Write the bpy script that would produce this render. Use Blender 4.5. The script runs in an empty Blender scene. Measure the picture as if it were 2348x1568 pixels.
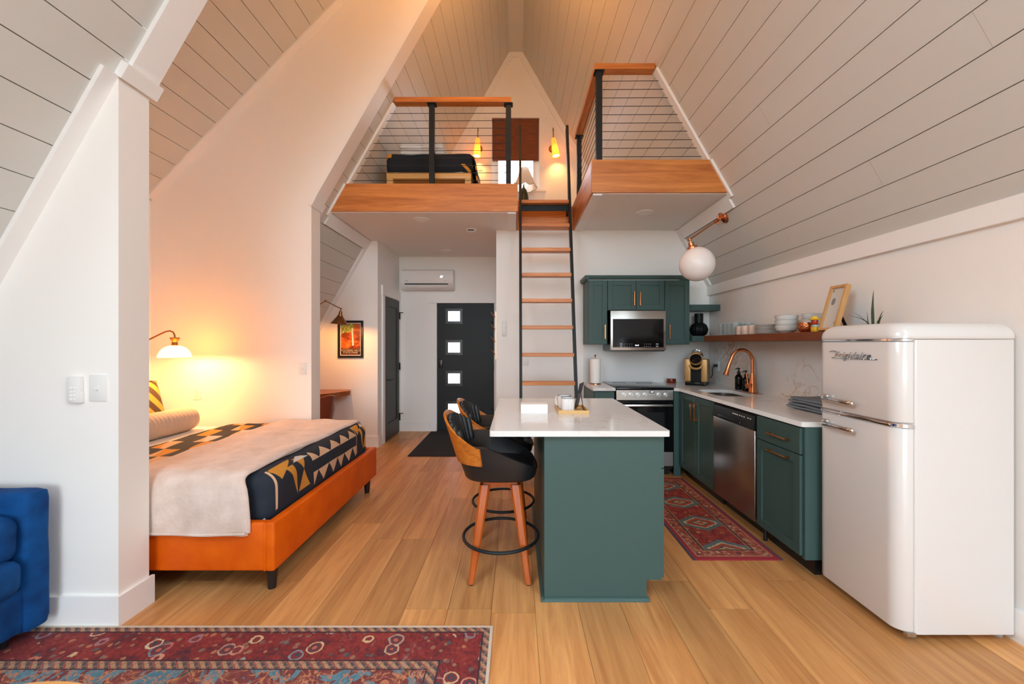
import bpy, bmesh, math, random
from mathutils import Vector, Matrix, noise as mnoise

random.seed(7)
sc = bpy.context.scene
C = sc.collection
PI = math.pi

# ---------------------------------------------------------------- camera
F, CX, CY, H = 930.0, 1183.0, 787.0, 1.375      # focal length, vanishing point (px), eye height
cam_d = bpy.data.cameras.new('camera')
cam = bpy.data.objects.new('camera', cam_d); C.objects.link(cam)
cam.location = (0, 0, H); cam.rotation_euler = (PI / 2, 0, 0)
cam_d.sensor_width = 36.0; cam_d.lens = F / 2348 * 36
cam_d.shift_x = -(CX - 1174) / 2348; cam_d.shift_y = (CY - 784) / 2348
cam_d.clip_start = 0.05; cam_d.clip_end = 200
cam_d.dof.use_dof = True; cam_d.dof.focus_distance = 3.6; cam_d.dof.aperture_fstop = 2.4
sc.camera = cam

# ---------------------------------------------------------------- world, daylight, exposure
world = bpy.data.worlds.new('overcast_sky'); sc.world = world
world.use_nodes = True
bg = world.node_tree.nodes['Background']
bg.inputs[0].default_value = (0.765, 0.895, 1.0, 1); bg.inputs[1].default_value = 9.0
sc.view_settings.view_transform = 'Standard'; sc.view_settings.look = 'None'
sc.view_settings.gamma = 1.0; sc.view_settings.use_curve_mapping = False
sc.view_settings.exposure = 0.63
try:
    sc.cycles.use_denoising = True
    sc.cycles.max_bounces = 10; sc.cycles.diffuse_bounces = 6; sc.cycles.glossy_bounces = 4
    sc.cycles.transmission_bounces = 6; sc.cycles.transparent_max_bounces = 8
    sc.cycles.sample_clamp_indirect = 6.0; sc.cycles.caustics_reflective = False; sc.cycles.caustics_refractive = False
except Exception:
    pass
YF = -8.0                                        # the glazed front gable behind the camera
def portal(name, loc, rot, sx, sy):              # light portal filling a window opening
    l = bpy.data.lights.new(name, 'AREA'); l.shape = 'RECTANGLE'; l.size = sx; l.size_y = sy
    l.energy = 1.0; l.cycles.is_portal = True
    o = bpy.data.objects.new(name, l); C.objects.link(o); o.location = loc; o.rotation_euler = rot
portal('window_portal', (0, YF - 0.02, 1.25), (PI / 2, 0, 0), 4.5, 2.4)
portal('window_portal', (0, YF - 0.02, 3.75), (PI / 2, 0, 0), 3.3, 2.4)
portal('window_portal', (0, 6.52, 4.0), (-PI / 2, 0, 0), 0.74, 0.5)

# ---------------------------------------------------------------- node expression helper
class S:
    """A shader socket (or number) with arithmetic."""
    def __init__(s, t, k): s.t = t; s.k = k
    def _m(s, op, o=None, o2=None):
        n = s.t.nodes.new('ShaderNodeMath'); n.operation = op
        for i, a in enumerate((s, o, o2)):
            if a is None: continue
            if isinstance(a, S): s.t.links.new(a.k, n.inputs[i])
            else: n.inputs[i].default_value = a
        return S(s.t, n.outputs[0])
    def __add__(s, o): return s._m('ADD', o)
    def __sub__(s, o): return s._m('SUBTRACT', o)
    def __mul__(s, o): return s._m('MULTIPLY', o)
    def __truediv__(s, o): return s._m('DIVIDE', o)
    def lt(s, o): return s._m('LESS_THAN', o)
    def gt(s, o): return s._m('GREATER_THAN', o)
    def min(s, o): return s._m('MINIMUM', o)
    def max(s, o): return s._m('MAXIMUM', o)
    def abs(s): return s._m('ABSOLUTE')
    def fract(s): return s._m('FRACT')
    def floor(s): return s._m('FLOOR')
    def sin(s): return s._m('SINE')
    def pow(s, o): return s._m('POWER', o)
    def inv(s): return S(s.t, s.k)._m('MULTIPLY', -1.0)._m('ADD', 1.0)
    def band(s, a, b): return s.gt(a) * s.lt(b)

class Mat:
    def __init__(m, name):
        m.m = bpy.data.materials.new(name); m.m.use_nodes = True
        m.t = m.m.node_tree; m.p = m.t.nodes['Principled BSDF']
        m._oc = None
    def node(m, kind): return m.t.nodes.new(kind)
    def link(m, a, b): m.t.links.new(a.k if isinstance(a, S) else a, b)
    def coord(m):
        if m._oc is None: m._oc = m.node('ShaderNodeTexCoord').outputs['Object']
        return m._oc
    def xyz(m, v=None):
        n = m.node('ShaderNodeSeparateXYZ'); m.link(v or m.coord(), n.inputs[0])
        return [S(m.t, o) for o in n.outputs]
    def comb(m, x, y, z=0.0):
        n = m.node('ShaderNodeCombineXYZ')
        for i, a in enumerate((x, y, z)):
            if isinstance(a, S): m.link(a, n.inputs[i])
            else: n.inputs[i].default_value = a
        return n.outputs[0]
    def rnd(m): return S(m.t, m.node('ShaderNodeObjectInfo').outputs['Random'])
    def scale(m, v, s):
        n = m.node('ShaderNodeMapping'); m.link(v, n.inputs[0]); n.inputs['Scale'].default_value = s
        return n.outputs[0]
    def noise(m, v=None, scale=5.0, detail=3.0, rough=0.5, dist=0.0):
        n = m.node('ShaderNodeTexNoise'); m.link(v or m.coord(), n.inputs['Vector'])
        n.inputs['Scale'].default_value = scale; n.inputs['Detail'].default_value = detail
        n.inputs['Roughness'].default_value = rough; n.inputs['Distortion'].default_value = dist
        return S(m.t, n.outputs[0])
    def voro(m, v, scale):
        n = m.node('ShaderNodeTexVoronoi'); m.link(v, n.inputs['Vector']); n.inputs['Scale'].default_value = scale
        c = m.node('ShaderNodeSeparateColor'); m.link(n.outputs['Color'], c.inputs[0])
        return S(m.t, n.outputs['Distance']), S(m.t, c.outputs[0]), S(m.t, c.outputs[1])
    def mix(m, f, a, b, mode='MIX'):
        n = m.node('ShaderNodeMix'); n.data_type = 'RGBA'; n.blend_type = mode
        for i, a_ in ((0, f), (6, a), (7, b)):
            if isinstance(a_, S): m.link(a_, n.inputs[i])
            elif hasattr(a_, 'links'): m.link(a_, n.inputs[i])
            elif isinstance(a_, tuple): n.inputs[i].default_value = (*a_[:3], 1)
            else: n.inputs[i].default_value = a_
        return n.outputs[2]
    def ramp(m, f, stops):
        n = m.node('ShaderNodeValToRGB'); m.link(f, n.inputs[0]); e = n.color_ramp.elements
        while len(e) < len(stops): e.new(0.5)
        for q, (p, c) in zip(e, stops): q.position = p; q.color = (*c, 1)
        return n.outputs[0]
    def set(m, color=None, rough=None, metal=None, **kw):
        if color is not None:
            if isinstance(color, tuple): m.p.inputs['Base Color'].default_value = (*color, 1)
            else: m.link(color, m.p.inputs['Base Color'])
        if rough is not None:
            if isinstance(rough, S): m.link(rough, m.p.inputs['Roughness'])
            else: m.p.inputs['Roughness'].default_value = rough
        if metal is not None: m.p.inputs['Metallic'].default_value = metal
        for k, v in kw.items(): m.p.inputs[k.replace('_', ' ')].default_value = v
        return m
    def bump(m, h, strength=0.3, dist=0.002):
        n = m.node('ShaderNodeBump'); n.inputs['Strength'].default_value = strength
        n.inputs['Distance'].default_value = dist; m.link(h, n.inputs['Height'])
        m.link(n.outputs[0], m.p.inputs['Normal']); return m

MT = {}
def simple(name, color, rough=0.5, metal=0.0, bump=None, **kw):
    a = Mat(name).set(color, rough, metal, **kw)
    if bump: a.bump(a.noise(scale=bump[0], detail=4), bump[1], bump[2] if len(bump) > 2 else 0.002)
    MT[name] = a.m; return a
def wood(name, dark, light, axis=0, across=14.0, along=0.9, rough=0.45, tone=0.18, contrast=(0.3, 0.72), spec=0.5):
    a = Mat(name); v = a.coord(); x = a.xyz(v); r = a.rnd()
    off = [7.3, 13.1, 5.7]
    sc_ = [across] * 3; sc_[axis] = along
    w = a.comb(*[(x[i] + r * off[i]) * sc_[i] for i in range(3)])
    n1 = a.noise(w, 1.0, 6.0, 0.62, 0.9)
    n2 = a.noise(w, 5.0, 3.0, 0.6, 0.3)
    f = n1 * 0.78 + n2 * 0.22
    col = a.ramp(f, [(contrast[0], dark), (contrast[1], light)])
    t = r * tone + (1.0 - tone * 0.5)
    col = a.mix(1.0, col, a.comb(t, t, t), 'MULTIPLY')
    a.set(col, rough); a.bump(f, 0.15, 0.001); a.p.inputs['Specular IOR Level'].default_value = spec
    MT[name] = a.m; return a

# paints
simple('wall_paint', (0.885, 0.857, 0.822), 0.55, bump=(180, 0.05))
simple('plank_paint', (0.64, 0.625, 0.585), 0.5, bump=(60, 0.06))
simple('trim_paint', (0.87, 0.855, 0.84), 0.4)
simple('ceiling_paint', (0.86, 0.83, 0.80), 0.6)
simple('groove_shade', (0.16, 0.11, 0.075), 0.8)  # dark brown backing stands in for the shade between ceiling planks
simple('subfloor', (0.06, 0.035, 0.02), 0.9)
simple('ground_soil', (0.16, 0.15, 0.10), 0.95, bump=(8, 0.4, 0.02))
simple('green_paint', (0.052, 0.097, 0.091), 0.42, bump=(300, 0.04), Specular_IOR_Level=0.22)
simple('black_metal', (0.010, 0.014, 0.017), 0.5, Specular_IOR_Level=0.3)
simple('door_charcoal', (0.012, 0.015, 0.016), 0.45, Specular_IOR_Level=0.25)
simple('door_grey', (0.040, 0.045, 0.043), 0.45, Specular_IOR_Level=0.3)
simple('black_plastic', (0.010, 0.010, 0.011), 0.3)
simple('black_gloss', (0.005, 0.005, 0.006), 0.08, Specular_IOR_Level=0.25)
simple('black_glaze', (0.006, 0.006, 0.007), 0.45, Specular_IOR_Level=0.2)
simple('black_fabric', (0.010, 0.011, 0.013), 0.95, bump=(400, 0.4))
simple('black_leather', (0.011, 0.012, 0.014), 0.42, bump=(260, 0.15))
simple('stainless', (0.42, 0.40, 0.375), 0.30, 1.0)
simple('steel_basin', (0.55, 0.53, 0.50), 0.25, 1.0)
simple('chrome', (0.75, 0.75, 0.77), 0.07, 1.0)
simple('brushed_silver', (0.62, 0.62, 0.62), 0.3, 1.0)
simple('copper', (0.66, 0.25, 0.11), 0.24, 1.0)
simple('copper_bright', (0.86, 0.33, 0.12), 0.22, 1.0)
simple('brass_dark', (0.33, 0.15, 0.06), 0.35, 1.0)
simple('gold_plastic', (0.52, 0.31, 0.12), 0.38, 0.55)
simple('enamel', (0.71, 0.69, 0.675), 0.16, Coat_Weight=0.3)
simple('white_plastic', (0.80, 0.79, 0.77), 0.35)
simple('grey_plastic', (0.30, 0.31, 0.31), 0.4)
simple('ceramic_white', (0.84, 0.83, 0.82), 0.15)
simple('ceramic_grey', (0.62, 0.63, 0.61), 0.3)
simple('ceramic_rim', (0.14, 0.10, 0.07), 0.4)
simple('ceramic_pink', (0.78, 0.62, 0.52), 0.4)
simple('paper_white', (0.86, 0.85, 0.83), 0.8)
simple('sheet_white', (0.80, 0.78, 0.75), 0.9, bump=(40, 0.1))
simple('towel_white', (0.90, 0.89, 0.88), 0.95, bump=(350, 0.6, 0.003))
simple('towel_grey', (0.16, 0.20, 0.235), 0.95, bump=(350, 0.6, 0.003))
simple('soil', (0.05, 0.03, 0.02), 0.9)
simple('pot_white', (0.7, 0.68, 0.65), 0.5)
simple('amber_lacquer', (0.16, 0.02, 0.008), 0.15)
simple('figurine_red', (0.42, 0.035, 0.01), 0.25)
simple('figurine_yellow', (0.80, 0.48, 0.02), 0.3)
simple('figurine_blue', (0.42, 0.60, 0.65), 0.4)
simple('lamp_green', (0.022, 0.032, 0.018), 0.3)
simple('bark', (0.10, 0.085, 0.075), 0.9)
simple('chair_leather', (0.20, 0.045, 0.022), 0.38, bump=(200, 0.15))
simple('ink_white', (0.85, 0.84, 0.82), 0.6)
simple('ink_cream', (0.80, 0.66, 0.42), 0.6)
a = simple('display_blue', (0.02, 0.02, 0.03), 0.4); a.set(Emission_Strength=3.0); a.p.inputs['Emission Color'].default_value = (0.75, 0.8, 1, 1)
a = simple('bulb_glow', (0.9, 0.8, 0.6), 0.4); a.set(Emission_Strength=30.0); a.p.inputs['Emission Color'].default_value = (1, 0.62, 0.25, 1)
def lampglass(name, tint, glow, strength, fac):
    a = Mat(name); tl = a.node('ShaderNodeBsdfTranslucent'); tl.inputs[0].default_value = (*tint, 1)
    a.p.inputs['Base Color'].default_value = (*tint, 1); a.p.inputs['Roughness'].default_value = 0.35
    a.p.inputs['Emission Color'].default_value = (*glow, 1); a.p.inputs['Emission Strength'].default_value = strength
    mx = a.node('ShaderNodeMixShader'); mx.inputs[0].default_value = fac
    a.link(a.p.outputs[0], mx.inputs[1]); a.link(tl.outputs[0], mx.inputs[2]); a.link(mx.outputs[0], a.t.nodes['Material Output'].inputs[0]); MT[name] = a.m
lampglass('dome_glass_lit', (0.95, 0.90, 0.80), (1, 0.30, 0.03), 13.0, 0.4)
lampglass('sconce_shade_lit', (0.90, 0.62, 0.25), (1, 0.42, 0.07), 0.5, 0.5)
simple('opal_glass', (0.86, 0.83, 0.82), 0.25, Subsurface_Weight=0.2)
lampglass('shade_linen', (0.86, 0.78, 0.68), (1, 1, 1), 0.0, 0.55)
simple('lens_off', (0.92, 0.91, 0.89), 0.4)

# woods
wood('floor_oak', (0.42, 0.165, 0.050), (0.76, 0.400, 0.150), 1, 13.0, 0.8, 0.38, 0.42, (0.30, 0.70), 0.35)
for ax, nm in ((0, 'oak_x'), (1, 'oak_y'), (2, 'oak_z')):
    wood(nm, (0.40, 0.115, 0.022), (0.72, 0.275, 0.066), ax, 16.0, 1.1, 0.4, 0.08, (0.34, 0.66))
wood('shelf_walnut', (0.14, 0.034, 0.008), (0.27, 0.072, 0.017), 1, 20.0, 1.2, 0.35, 0.05)
wood('stool_walnut', (0.34, 0.085, 0.010), (0.66, 0.215, 0.028), 1, 26.0, 1.6, 0.25, 0.05)
wood('stool_leg_wood', (0.34, 0.060, 0.008), (0.52, 0.120, 0.016), 2, 18.0, 1.2, 0.24, 0.05)
wood('bamboo', (0.58, 0.33, 0.11), (0.74, 0.47, 0.18), 0, 22.0, 1.2, 0.35, 0.05)
wood('frame_wood', (0.52, 0.27, 0.09), (0.68, 0.39, 0.15), 2, 22.0, 1.2, 0.4, 0.05)
wood('table_wood', (0.72, 0.32, 0.04), (0.86, 0.44, 0.07), 0, 14.0, 1.0, 0.35, 0.05)
wood('desk_wood', (0.22, 0.055, 0.012), (0.46, 0.15, 0.035), 0, 12.0, 1.4, 0.3, 0.05)

# orange leather of the bed
a = Mat('orange_leather'); n = a.noise(scale=7, detail=4)
a.set(a.ramp(n, [(0.3, (0.62, 0.085, 0.001)), (0.75, (0.78, 0.135, 0.002))]), 0.45, Specular_IOR_Level=0.25); a.bump(a.noise(scale=220, detail=3), 0.18); MT['orange_leather'] = a.m
# blue velvet
a = Mat('blue_velvet'); n = a.noise(scale=9, detail=3)
a.set(a.ramp(n, [(0.3, (0.001, 0.030, 0.130)), (0.8, (0.003, 0.085, 0.300))]), 0.8, Specular_IOR_Level=0.2); a.bump(a.noise(scale=30), 0.15, 0.004); MT['blue_velvet'] = a.m
# throw blanket fleece
a = Mat('fleece'); n = a.noise(scale=10, detail=5, rough=0.6)
a.set(a.ramp(n, [(0.3, (0.60, 0.45, 0.375)), (0.7, (0.74, 0.60, 0.53))]), 0.95, Sheen_Weight=0.3); a.bump(a.noise(scale=60, detail=4), 0.5, 0.004); MT['fleece'] = a.m
# bolster ribs
a = Mat('ribbed_cotton'); x = a.xyz(); a.set((0.58, 0.46, 0.37), 0.95); MT['ribbed_cotton'] = a.m

# white quartz with rust veins
def quartz(name, amt):
  a = Mat(name); v = a.coord()
  w = a.noise(v, 3.2, 8, 0.62, 0.9); k = a.noise(v, 1.3, 2)
  vein = ((w - 0.5).abs() * 38.0).inv().max(0.0) * ((k - 0.50) * 6.0).max(0.0).min(1.0)
  w2 = a.noise(v, 11.0, 6, 0.65, 1.2); vein2 = ((w2 - 0.5).abs() * 22.0).inv().max(0.0) * ((k - 0.56) * 9.0).max(0.0).min(1.0)
  cl = a.mix(vein * amt, (0.74, 0.735, 0.725), (0.44, 0.24, 0.12))
  cl = a.mix(vein2 * (amt * 0.6), cl, (0.50, 0.30, 0.17))
  a.set(cl, 0.14); MT[name] = a.m
quartz('quartz', 0.32); quartz('quartz_splash', 0.8)

# glass: clear pane and frosted pane
def glassy(name, tint, refl):
    a = Mat(name); t = a.t
    tr = a.node('ShaderNodeBsdfTransparent'); tr.inputs[0].default_value = (*tint, 1)
    gl = a.node('ShaderNodeBsdfGlossy'); gl.inputs['Roughness'].default_value = 0.03
    mx = a.node('ShaderNodeMixShader'); mx.inputs[0].default_value = refl
    a.link(tr.outputs[0], mx.inputs[1]); a.link(gl.outputs[0], mx.inputs[2])
    a.link(mx.outputs[0], t.nodes['Material Output'].inputs[0]); MT[name] = a.m
glassy('pane_glass', (0.97, 0.98, 0.98), 0.05)
glassy('drinking_glass', (0.90, 0.93, 0.93), 0.20)
a = Mat('frosted_pane')
tl = a.node('ShaderNodeBsdfTranslucent'); tl.inputs[0].default_value = (0.85, 0.72, 0.72, 1)
tr = a.node('ShaderNodeBsdfTransparent'); tr.inputs[0].default_value = (0.95, 0.86, 0.86, 1); mx = a.node('ShaderNodeMixShader'); mx.inputs[0].default_value = 0.22
a.link(tl.outputs[0], mx.inputs[1]); a.link(tr.outputs[0], mx.inputs[2]); a.link(mx.outputs[0], a.t.nodes['Material Output'].inputs[0]); MT['frosted_pane'] = a.m

# bamboo blind
a = Mat('woven_bamboo'); x = a.xyz()
st = (x[2] * 70.0).fract(); n = a.noise(a.scale(a.coord(), (6, 1, 160)), 1.0, 3)
col = a.ramp(n, [(0.3, (0.09, 0.018, 0.006)), (0.75, (0.30, 0.085, 0.022))])
col = a.mix(st.lt(0.22) * 0.6, col, (0.04, 0.010, 0.004)); a.set(col, 0.7); MT['woven_bamboo'] = a.m

# snake plant leaf
a = Mat('snake_leaf'); x = a.xyz(); n = a.noise(a.scale(a.coord(), (4, 4, 60)), 1.0, 3)
a.set(a.ramp(n, [(0.35, (0.012, 0.035, 0.012)), (0.7, (0.05, 0.10, 0.03))]), 0.4); MT['snake_leaf'] = a.m

# ---- quilt: navy patchwork with cream, white and mustard pieces (object coords are metres, origin set on the bed)
NAVY, CREAM, MUST, PALE = (0.010, 0.017, 0.030), (0.66, 0.42, 0.26), (0.60, 0.26, 0.03), (0.62, 0.58, 0.55)
def quilt(name, foot_x, z_top):
    a = Mat(name); x, y, z = a.xyz(); geo = a.node('ShaderNodeNewGeometry')
    # top field: rows of long slanted patches
    u = y / 0.20; v = (x + (u.fract() * 0.10)) / 0.13
    cu, cv = u.floor(), v.floor(); fu, fv = u.fract(), v.fract()
    h = ((cu * 12.9898 + cv * 78.233).sin() * 43758.5).fract()
    h2 = ((cu * 39.346 + cv * 11.135).sin() * 24634.6).fract()
    tri = fv.lt(fu * 0.55 + 0.25 + h2 * 0.2)
    on = tri * ((cu + cv) * 0.5).fract().gt(0.25)
    on = on.max(((cu + cv) * 0.5).fract().lt(0.25) * fv.gt(fu * 0.5 + 0.52))
    pc = a.mix(h.gt(0.45), MUST, CREAM); pc = a.mix(h.gt(0.86), pc, PALE)
    top = a.mix(on, NAVY, pc)
    # foot drop: d metres below the top edge, rows of small triangles and two fan stars
    d = (x - foot_x).max(0.0) + (z * -1.0 + z_top).max(0.0)
    tw = ((y / 0.165).fract() - 0.5).abs() * 2.0
    row1 = (d - 0.05).band(0.0, 0.10) * ((d - 0.05) * 10.0).gt(tw)
    tw2 = ((y / 0.145 + 0.3).fract() - 0.5).abs() * 2.0
    row2 = (d - 0.235).band(0.0, 0.09) * ((d - 0.235) * 11.0).inv().gt(tw2)
    foot = a.mix(row1.max(row2) * y.gt(-0.26) * y.lt(0.49), NAVY, CREAM)
    for yc, w in ((-0.47, 0.21), (0.62, 0.13)):
        dy = (y - yc) / w; dd = (d - 0.17) / 0.14
        inb = dy.abs().lt(1.0) * dd.abs().lt(1.0)
        foot = a.mix(inb, foot, NAVY)
        hg = inb * (dy - 0.45).abs().lt(dd.abs() * 0.34) * dd.abs().lt(0.9); foot = a.mix(hg, foot, MUST)
        fan = inb * dd.lt(-0.02) * ((dy + 0.92) - (dd + 0.85).abs() * 0.25).gt(0.0) * (dy + 0.92 + (dd + 0.85) * 0.95).lt(0.90); foot = a.mix(fan, foot, MUST)
        sl_ = inb * dd.gt(-0.55) * (dy + 0.12 - dd * 0.22).abs().lt((dd * -1.0 + 0.95) * 0.13); foot = a.mix(sl_, foot, MUST)
        pf_ = inb * dd.lt(-0.62) * (dy - 0.50).abs().lt((dd + 1.0) * 1.1 + 0.04); foot = a.mix(pf_, foot, PALE)
        p3 = inb * dy.lt(-0.93); foot = a.mix(p3, foot, CREAM)
    col = a.mix(x.gt(foot_x - 0.09), top, foot)
    # side facing the pillar: plain navy
    side = y.lt(-0.735) * z.lt(z_top - 0.09); col = a.mix(side, col, NAVY)
    a.set(col, 0.85)
    zig = ((y * 55.0 + ((x - z) * 55.0).fract()._m('PINGPONG', 0.5) * 2.0).fract() - 0.5).abs()
    a.bump(zig * 0.7 + a.noise(scale=90, detail=3) * 0.6, 0.55, 0.004)
    MT[name] = a.m
quilt('quilt_patchwork', 0.735, 0.24)
a = Mat('quilt_navy'); x, y, z = a.xyz()
fl = a.noise(scale=3.0)
lf = x.lt(-0.40) * z.gt(0.10) * ((y * 4.0 + z * 3.0).fract().lt(0.5)); rt = x.gt(0.36) * z.lt(0.09) * ((x * 9.0 + z * 9.0).fract().lt(0.4))
a.set(a.mix(lf.max(rt), (0.006, 0.011, 0.020), MUST), 0.9); a.bump(a.noise(scale=120, detail=3), 0.5, 0.003); MT['quilt_navy'] = a.m
a = Mat('pillow_patchwork'); x, y, z = a.xyz()
r = (y * y + z * z).pow(0.5); th = ((z / (y + 0.001)))
k = (y * 7.0 + z * 5.0).fract().lt(0.5); k2 = (z * 6.0 - y * 4.0).fract().lt(0.55)
col = a.mix(k, (0.030, 0.016, 0.010), (0.46, 0.20, 0.025)); col = a.mix(r.lt(0.13), col, (0.17, 0.028, 0.010)); col = a.mix(r.band(0.13, 0.16), col, (0.03, 0.018, 0.012))
a.set(col, 0.9); a.bump(((y * 40.0).fract() - 0.5).abs() + a.noise(scale=70), 0.5, 0.003); MT['pillow_patchwork'] = a.m

# ---- persian rugs (object coords, metres from the rug's centre)
def rug(name, hx, hy):
    a = Mat(name); x, y, z = a.xyz(); v = a.coord()
    d = (x.abs() * -1.0 + hx).min(y.abs() * -1.0 + hy)
    n = a.noise(v, 55, 4, 0.7); nb = a.noise(v, 9, 4, 0.6)
    warp = a.comb(x + (nb - 0.5) * 0.03, y + (nb - 0.5) * 0.03, 0.0)
    base = a.ramp(n * 0.55 + nb * 0.45, [(0.36, (0.055, 0.018, 0.030)), (0.50, (0.21, 0.022, 0.022)), (0.66, (0.33, 0.05, 0.04))])
    dd, h1, h2 = a.voro(warp, 9.5); sd, s1, s2 = a.voro(warp, 27.0)
    col = a.mix(sd.lt(0.30) * s1.gt(0.30), base, a.ramp(s2, [(0.2, (0.30, 0.16, 0.10)), (0.5, (0.04, 0.06, 0.08)), (0.85, (0.42, 0.16, 0.08))]))
    ang = (a.noise(v, 60, 2) - 0.5) * 0.12; q = dd + ang
    ring = a.ramp(h1, [(0.25, (0.60, 0.42, 0.24)), (0.45, (0.12, 0.22, 0.30)), (0.7, (0.55, 0.13, 0.08)), (0.95, (0.62, 0.50, 0.34))])
    col = a.mix(q.band(0.27, 0.335) * h2.gt(0.12), col, ring)
    col = a.mix(q.lt(0.27) * h2.gt(0.12), col, (0.20, 0.03, 0.035)); col = a.mix(q.band(0.13, 0.18) * h2.gt(0.12), col, (0.03, 0.06, 0.09))
    col = a.mix(q.lt(0.10) * h2.gt(0.12), col, (0.50, 0.12, 0.07))
    # inner field, worn blue
    f1 = a.noise(v, 6.0, 3, 0.6, 1.8); f2 = a.noise(v, 14, 3, 0.6, 1.0)
    field = a.ramp(f1, [(0.40, (0.07, 0.17, 0.23)), (0.48, (0.12, 0.24, 0.30)), (0.52, (0.16, 0.035, 0.03)), (0.60, (0.22, 0.05, 0.05)), (0.66, (0.30, 0.13, 0.05)), (0.72, (0.03, 0.06, 0.07))])
    field = a.mix((f2 - 0.5).abs().lt(0.022), field, (0.50, 0.20, 0.10))
    col = a.mix(d.gt(0.262), col, field)
    # guard stripes
    s = ((x + y + (n - 0.5) * 0.02) * 21.0).fract(); sg = a.mix(s.lt(0.40), (0.42, 0.25, 0.15), (0.09, 0.075, 0.08)); sg = a.mix(((x - y) * 21.0).fract().lt(0.18), sg, (0.33, 0.15, 0.09)); sg = a.mix((s - 0.5).abs().lt(0.07), sg, (0.30, 0.06, 0.05))
    g = d.band(0.014, 0.042).max(d.band(0.222, 0.262)); col = a.mix(g, col, sg)
    col = a.mix(d.band(0.042, 0.050).max(d.band(0.214, 0.222)).max(d.band(0.262, 0.268)), col, (0.05, 0.02, 0.03))
    col = a.mix(d.lt(0.014), col, (0.60, 0.52, 0.42))
    worn = ((a.noise(a.scale(v, (3.0, 1.0, 1)), 5.0, 5, 0.75) - 0.60) * 4.0).max(0.0).min(0.5)
    col = a.mix(worn, col, (0.45, 0.37, 0.34))
    fine = a.noise(a.scale(v, (90, 250, 1)), 1.0, 2); col = a.mix(0.35, col, a.comb(fine, fine, fine), 'OVERLAY')
    a.set(col, 0.95); a.bump(n, 0.4, 0.003); MT[name] = a.m
def runner(name, hx, hy, period, y0):
    a = Mat(name); x, y, z = a.xyz(); v = a.coord()
    d = (x.abs() * -1.0 + hx).min(y.abs() * -1.0 + hy)
    n = a.noise(v, 60, 4, 0.7); nb = a.noise(v, 14, 4, 0.6)
    base = a.ramp(n * 0.5 + nb * 0.5, [(0.38, (0.15, 0.016, 0.016)), (0.5, (0.27, 0.030, 0.024)), (0.65, (0.38, 0.075, 0.045))])
    sd, s1, s2 = a.voro(v, 17.0)
    mot = a.ramp(s2, [(0.2, (0.42, 0.24, 0.11)), (0.5, (0.07, 0.03, 0.025)), (0.85, (0.46, 0.13, 0.05))])
    col = a.mix(sd.band(0.15, 0.30) * s1.gt(0.4), base, mot); col = a.mix(sd.lt(0.09) * s1.gt(0.6), col, (0.05, 0.09, 0.10))
    ys = (((y - y0) / period).fract() - 0.5) * period
    w = (a.noise(v, 45, 2) - 0.5) * 0.03
    m = x.abs() * 0.62 + (ys.abs() * 1.0).max(x.abs() * 0.15) + w
    col = a.mix(m.lt(0.135), col, (0.10, 0.14, 0.14)); col = a.mix(m.lt(0.095), col, (0.48, 0.40, 0.24)); col = a.mix(m.lt(0.082), col, (0.36, 0.055, 0.035))
    col = a.mix(m.lt(0.050), col, (0.06, 0.07, 0.07)); col = a.mix(m.lt(0.038), col, (0.42, 0.28, 0.14)); col = a.mix(m.lt(0.018), col, (0.32, 0.05, 0.03))
    # border
    bm = a.ramp(a.noise(v, 34, 3, 0.7), [(0.35, (0.09, 0.03, 0.04)), (0.46, (0.33, 0.06, 0.04)), (0.56, (0.38, 0.13, 0.06)), (0.68, (0.45, 0.38, 0.28))])
    td, t1, t2 = a.voro(v, 15.0); bm = a.mix(td.lt(0.16) * t1.gt(0.35), bm, (0.58, 0.54, 0.46))
    col = a.mix(d.lt(0.125), col, bm)
    for p, q, c in ((0.115, 0.128, (0.05, 0.03, 0.035)), (0.128, 0.134, (0.42, 0.28, 0.14)), (0.040, 0.046, (0.46, 0.30, 0.17))):
        col = a.mix(d.band(p, q), col, c)
    col = a.mix(d.lt(0.040), col, (0.33, 0.025, 0.035)); col = a.mix((x.abs() * -1.0 + hx).lt(0.016), col, (0.07, 0.06, 0.11))
    fine = a.noise(a.scale(v, (250, 120, 1)), 1.0, 2); col = a.mix(0.35, col, a.comb(fine, fine, fine), 'OVERLAY')
    a.set(col, 0.95); a.bump(n, 0.4, 0.003); MT[name] = a.m
rug('rug_persian', 1.32, 1.1325)
runner('runner_persian', 0.285, 0.78, 0.40, -0.05)

# poster picture
a = Mat('poster_print'); x, y, z = a.xyz(); v = a.coord()
n = a.noise(a.scale(v, (5, 1, 11)), 1.0, 5, 0.6, 0.8)
rock = a.ramp(n, [(0.32, (0.03, 0.006, 0.003)), (0.45, (0.25, 0.035, 0.006)), (0.56, (0.55, 0.12, 0.015)), (0.70, (0.70, 0.26, 0.04))])
n2 = a.noise(v, 45, 3); leaf = a.ramp(n2, [(0.35, (0.10, 0.13, 0.02)), (0.6, (0.42, 0.44, 0.08)), (0.75, (0.7, 0.66, 0.55))])
sky = (z * 1.0 + (x * -0.3) + (n - 0.5) * 0.12).gt(0.095) * x.lt(0.045); col = a.mix(sky, rock, leaf)
fall = (x - 0.028 - (n2 - 0.5) * 0.008 + z * 0.05).abs().lt((z * -0.02) + 0.010) * z.band(-0.085, 0.15); col = a.mix(fall, col, (0.80, 0.70, 0.66))
col = a.mix(z.lt(-0.125), col, (0.035, 0.012, 0.008)); a.set(col, 0.35); MT['poster_print'] = a.m
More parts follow.
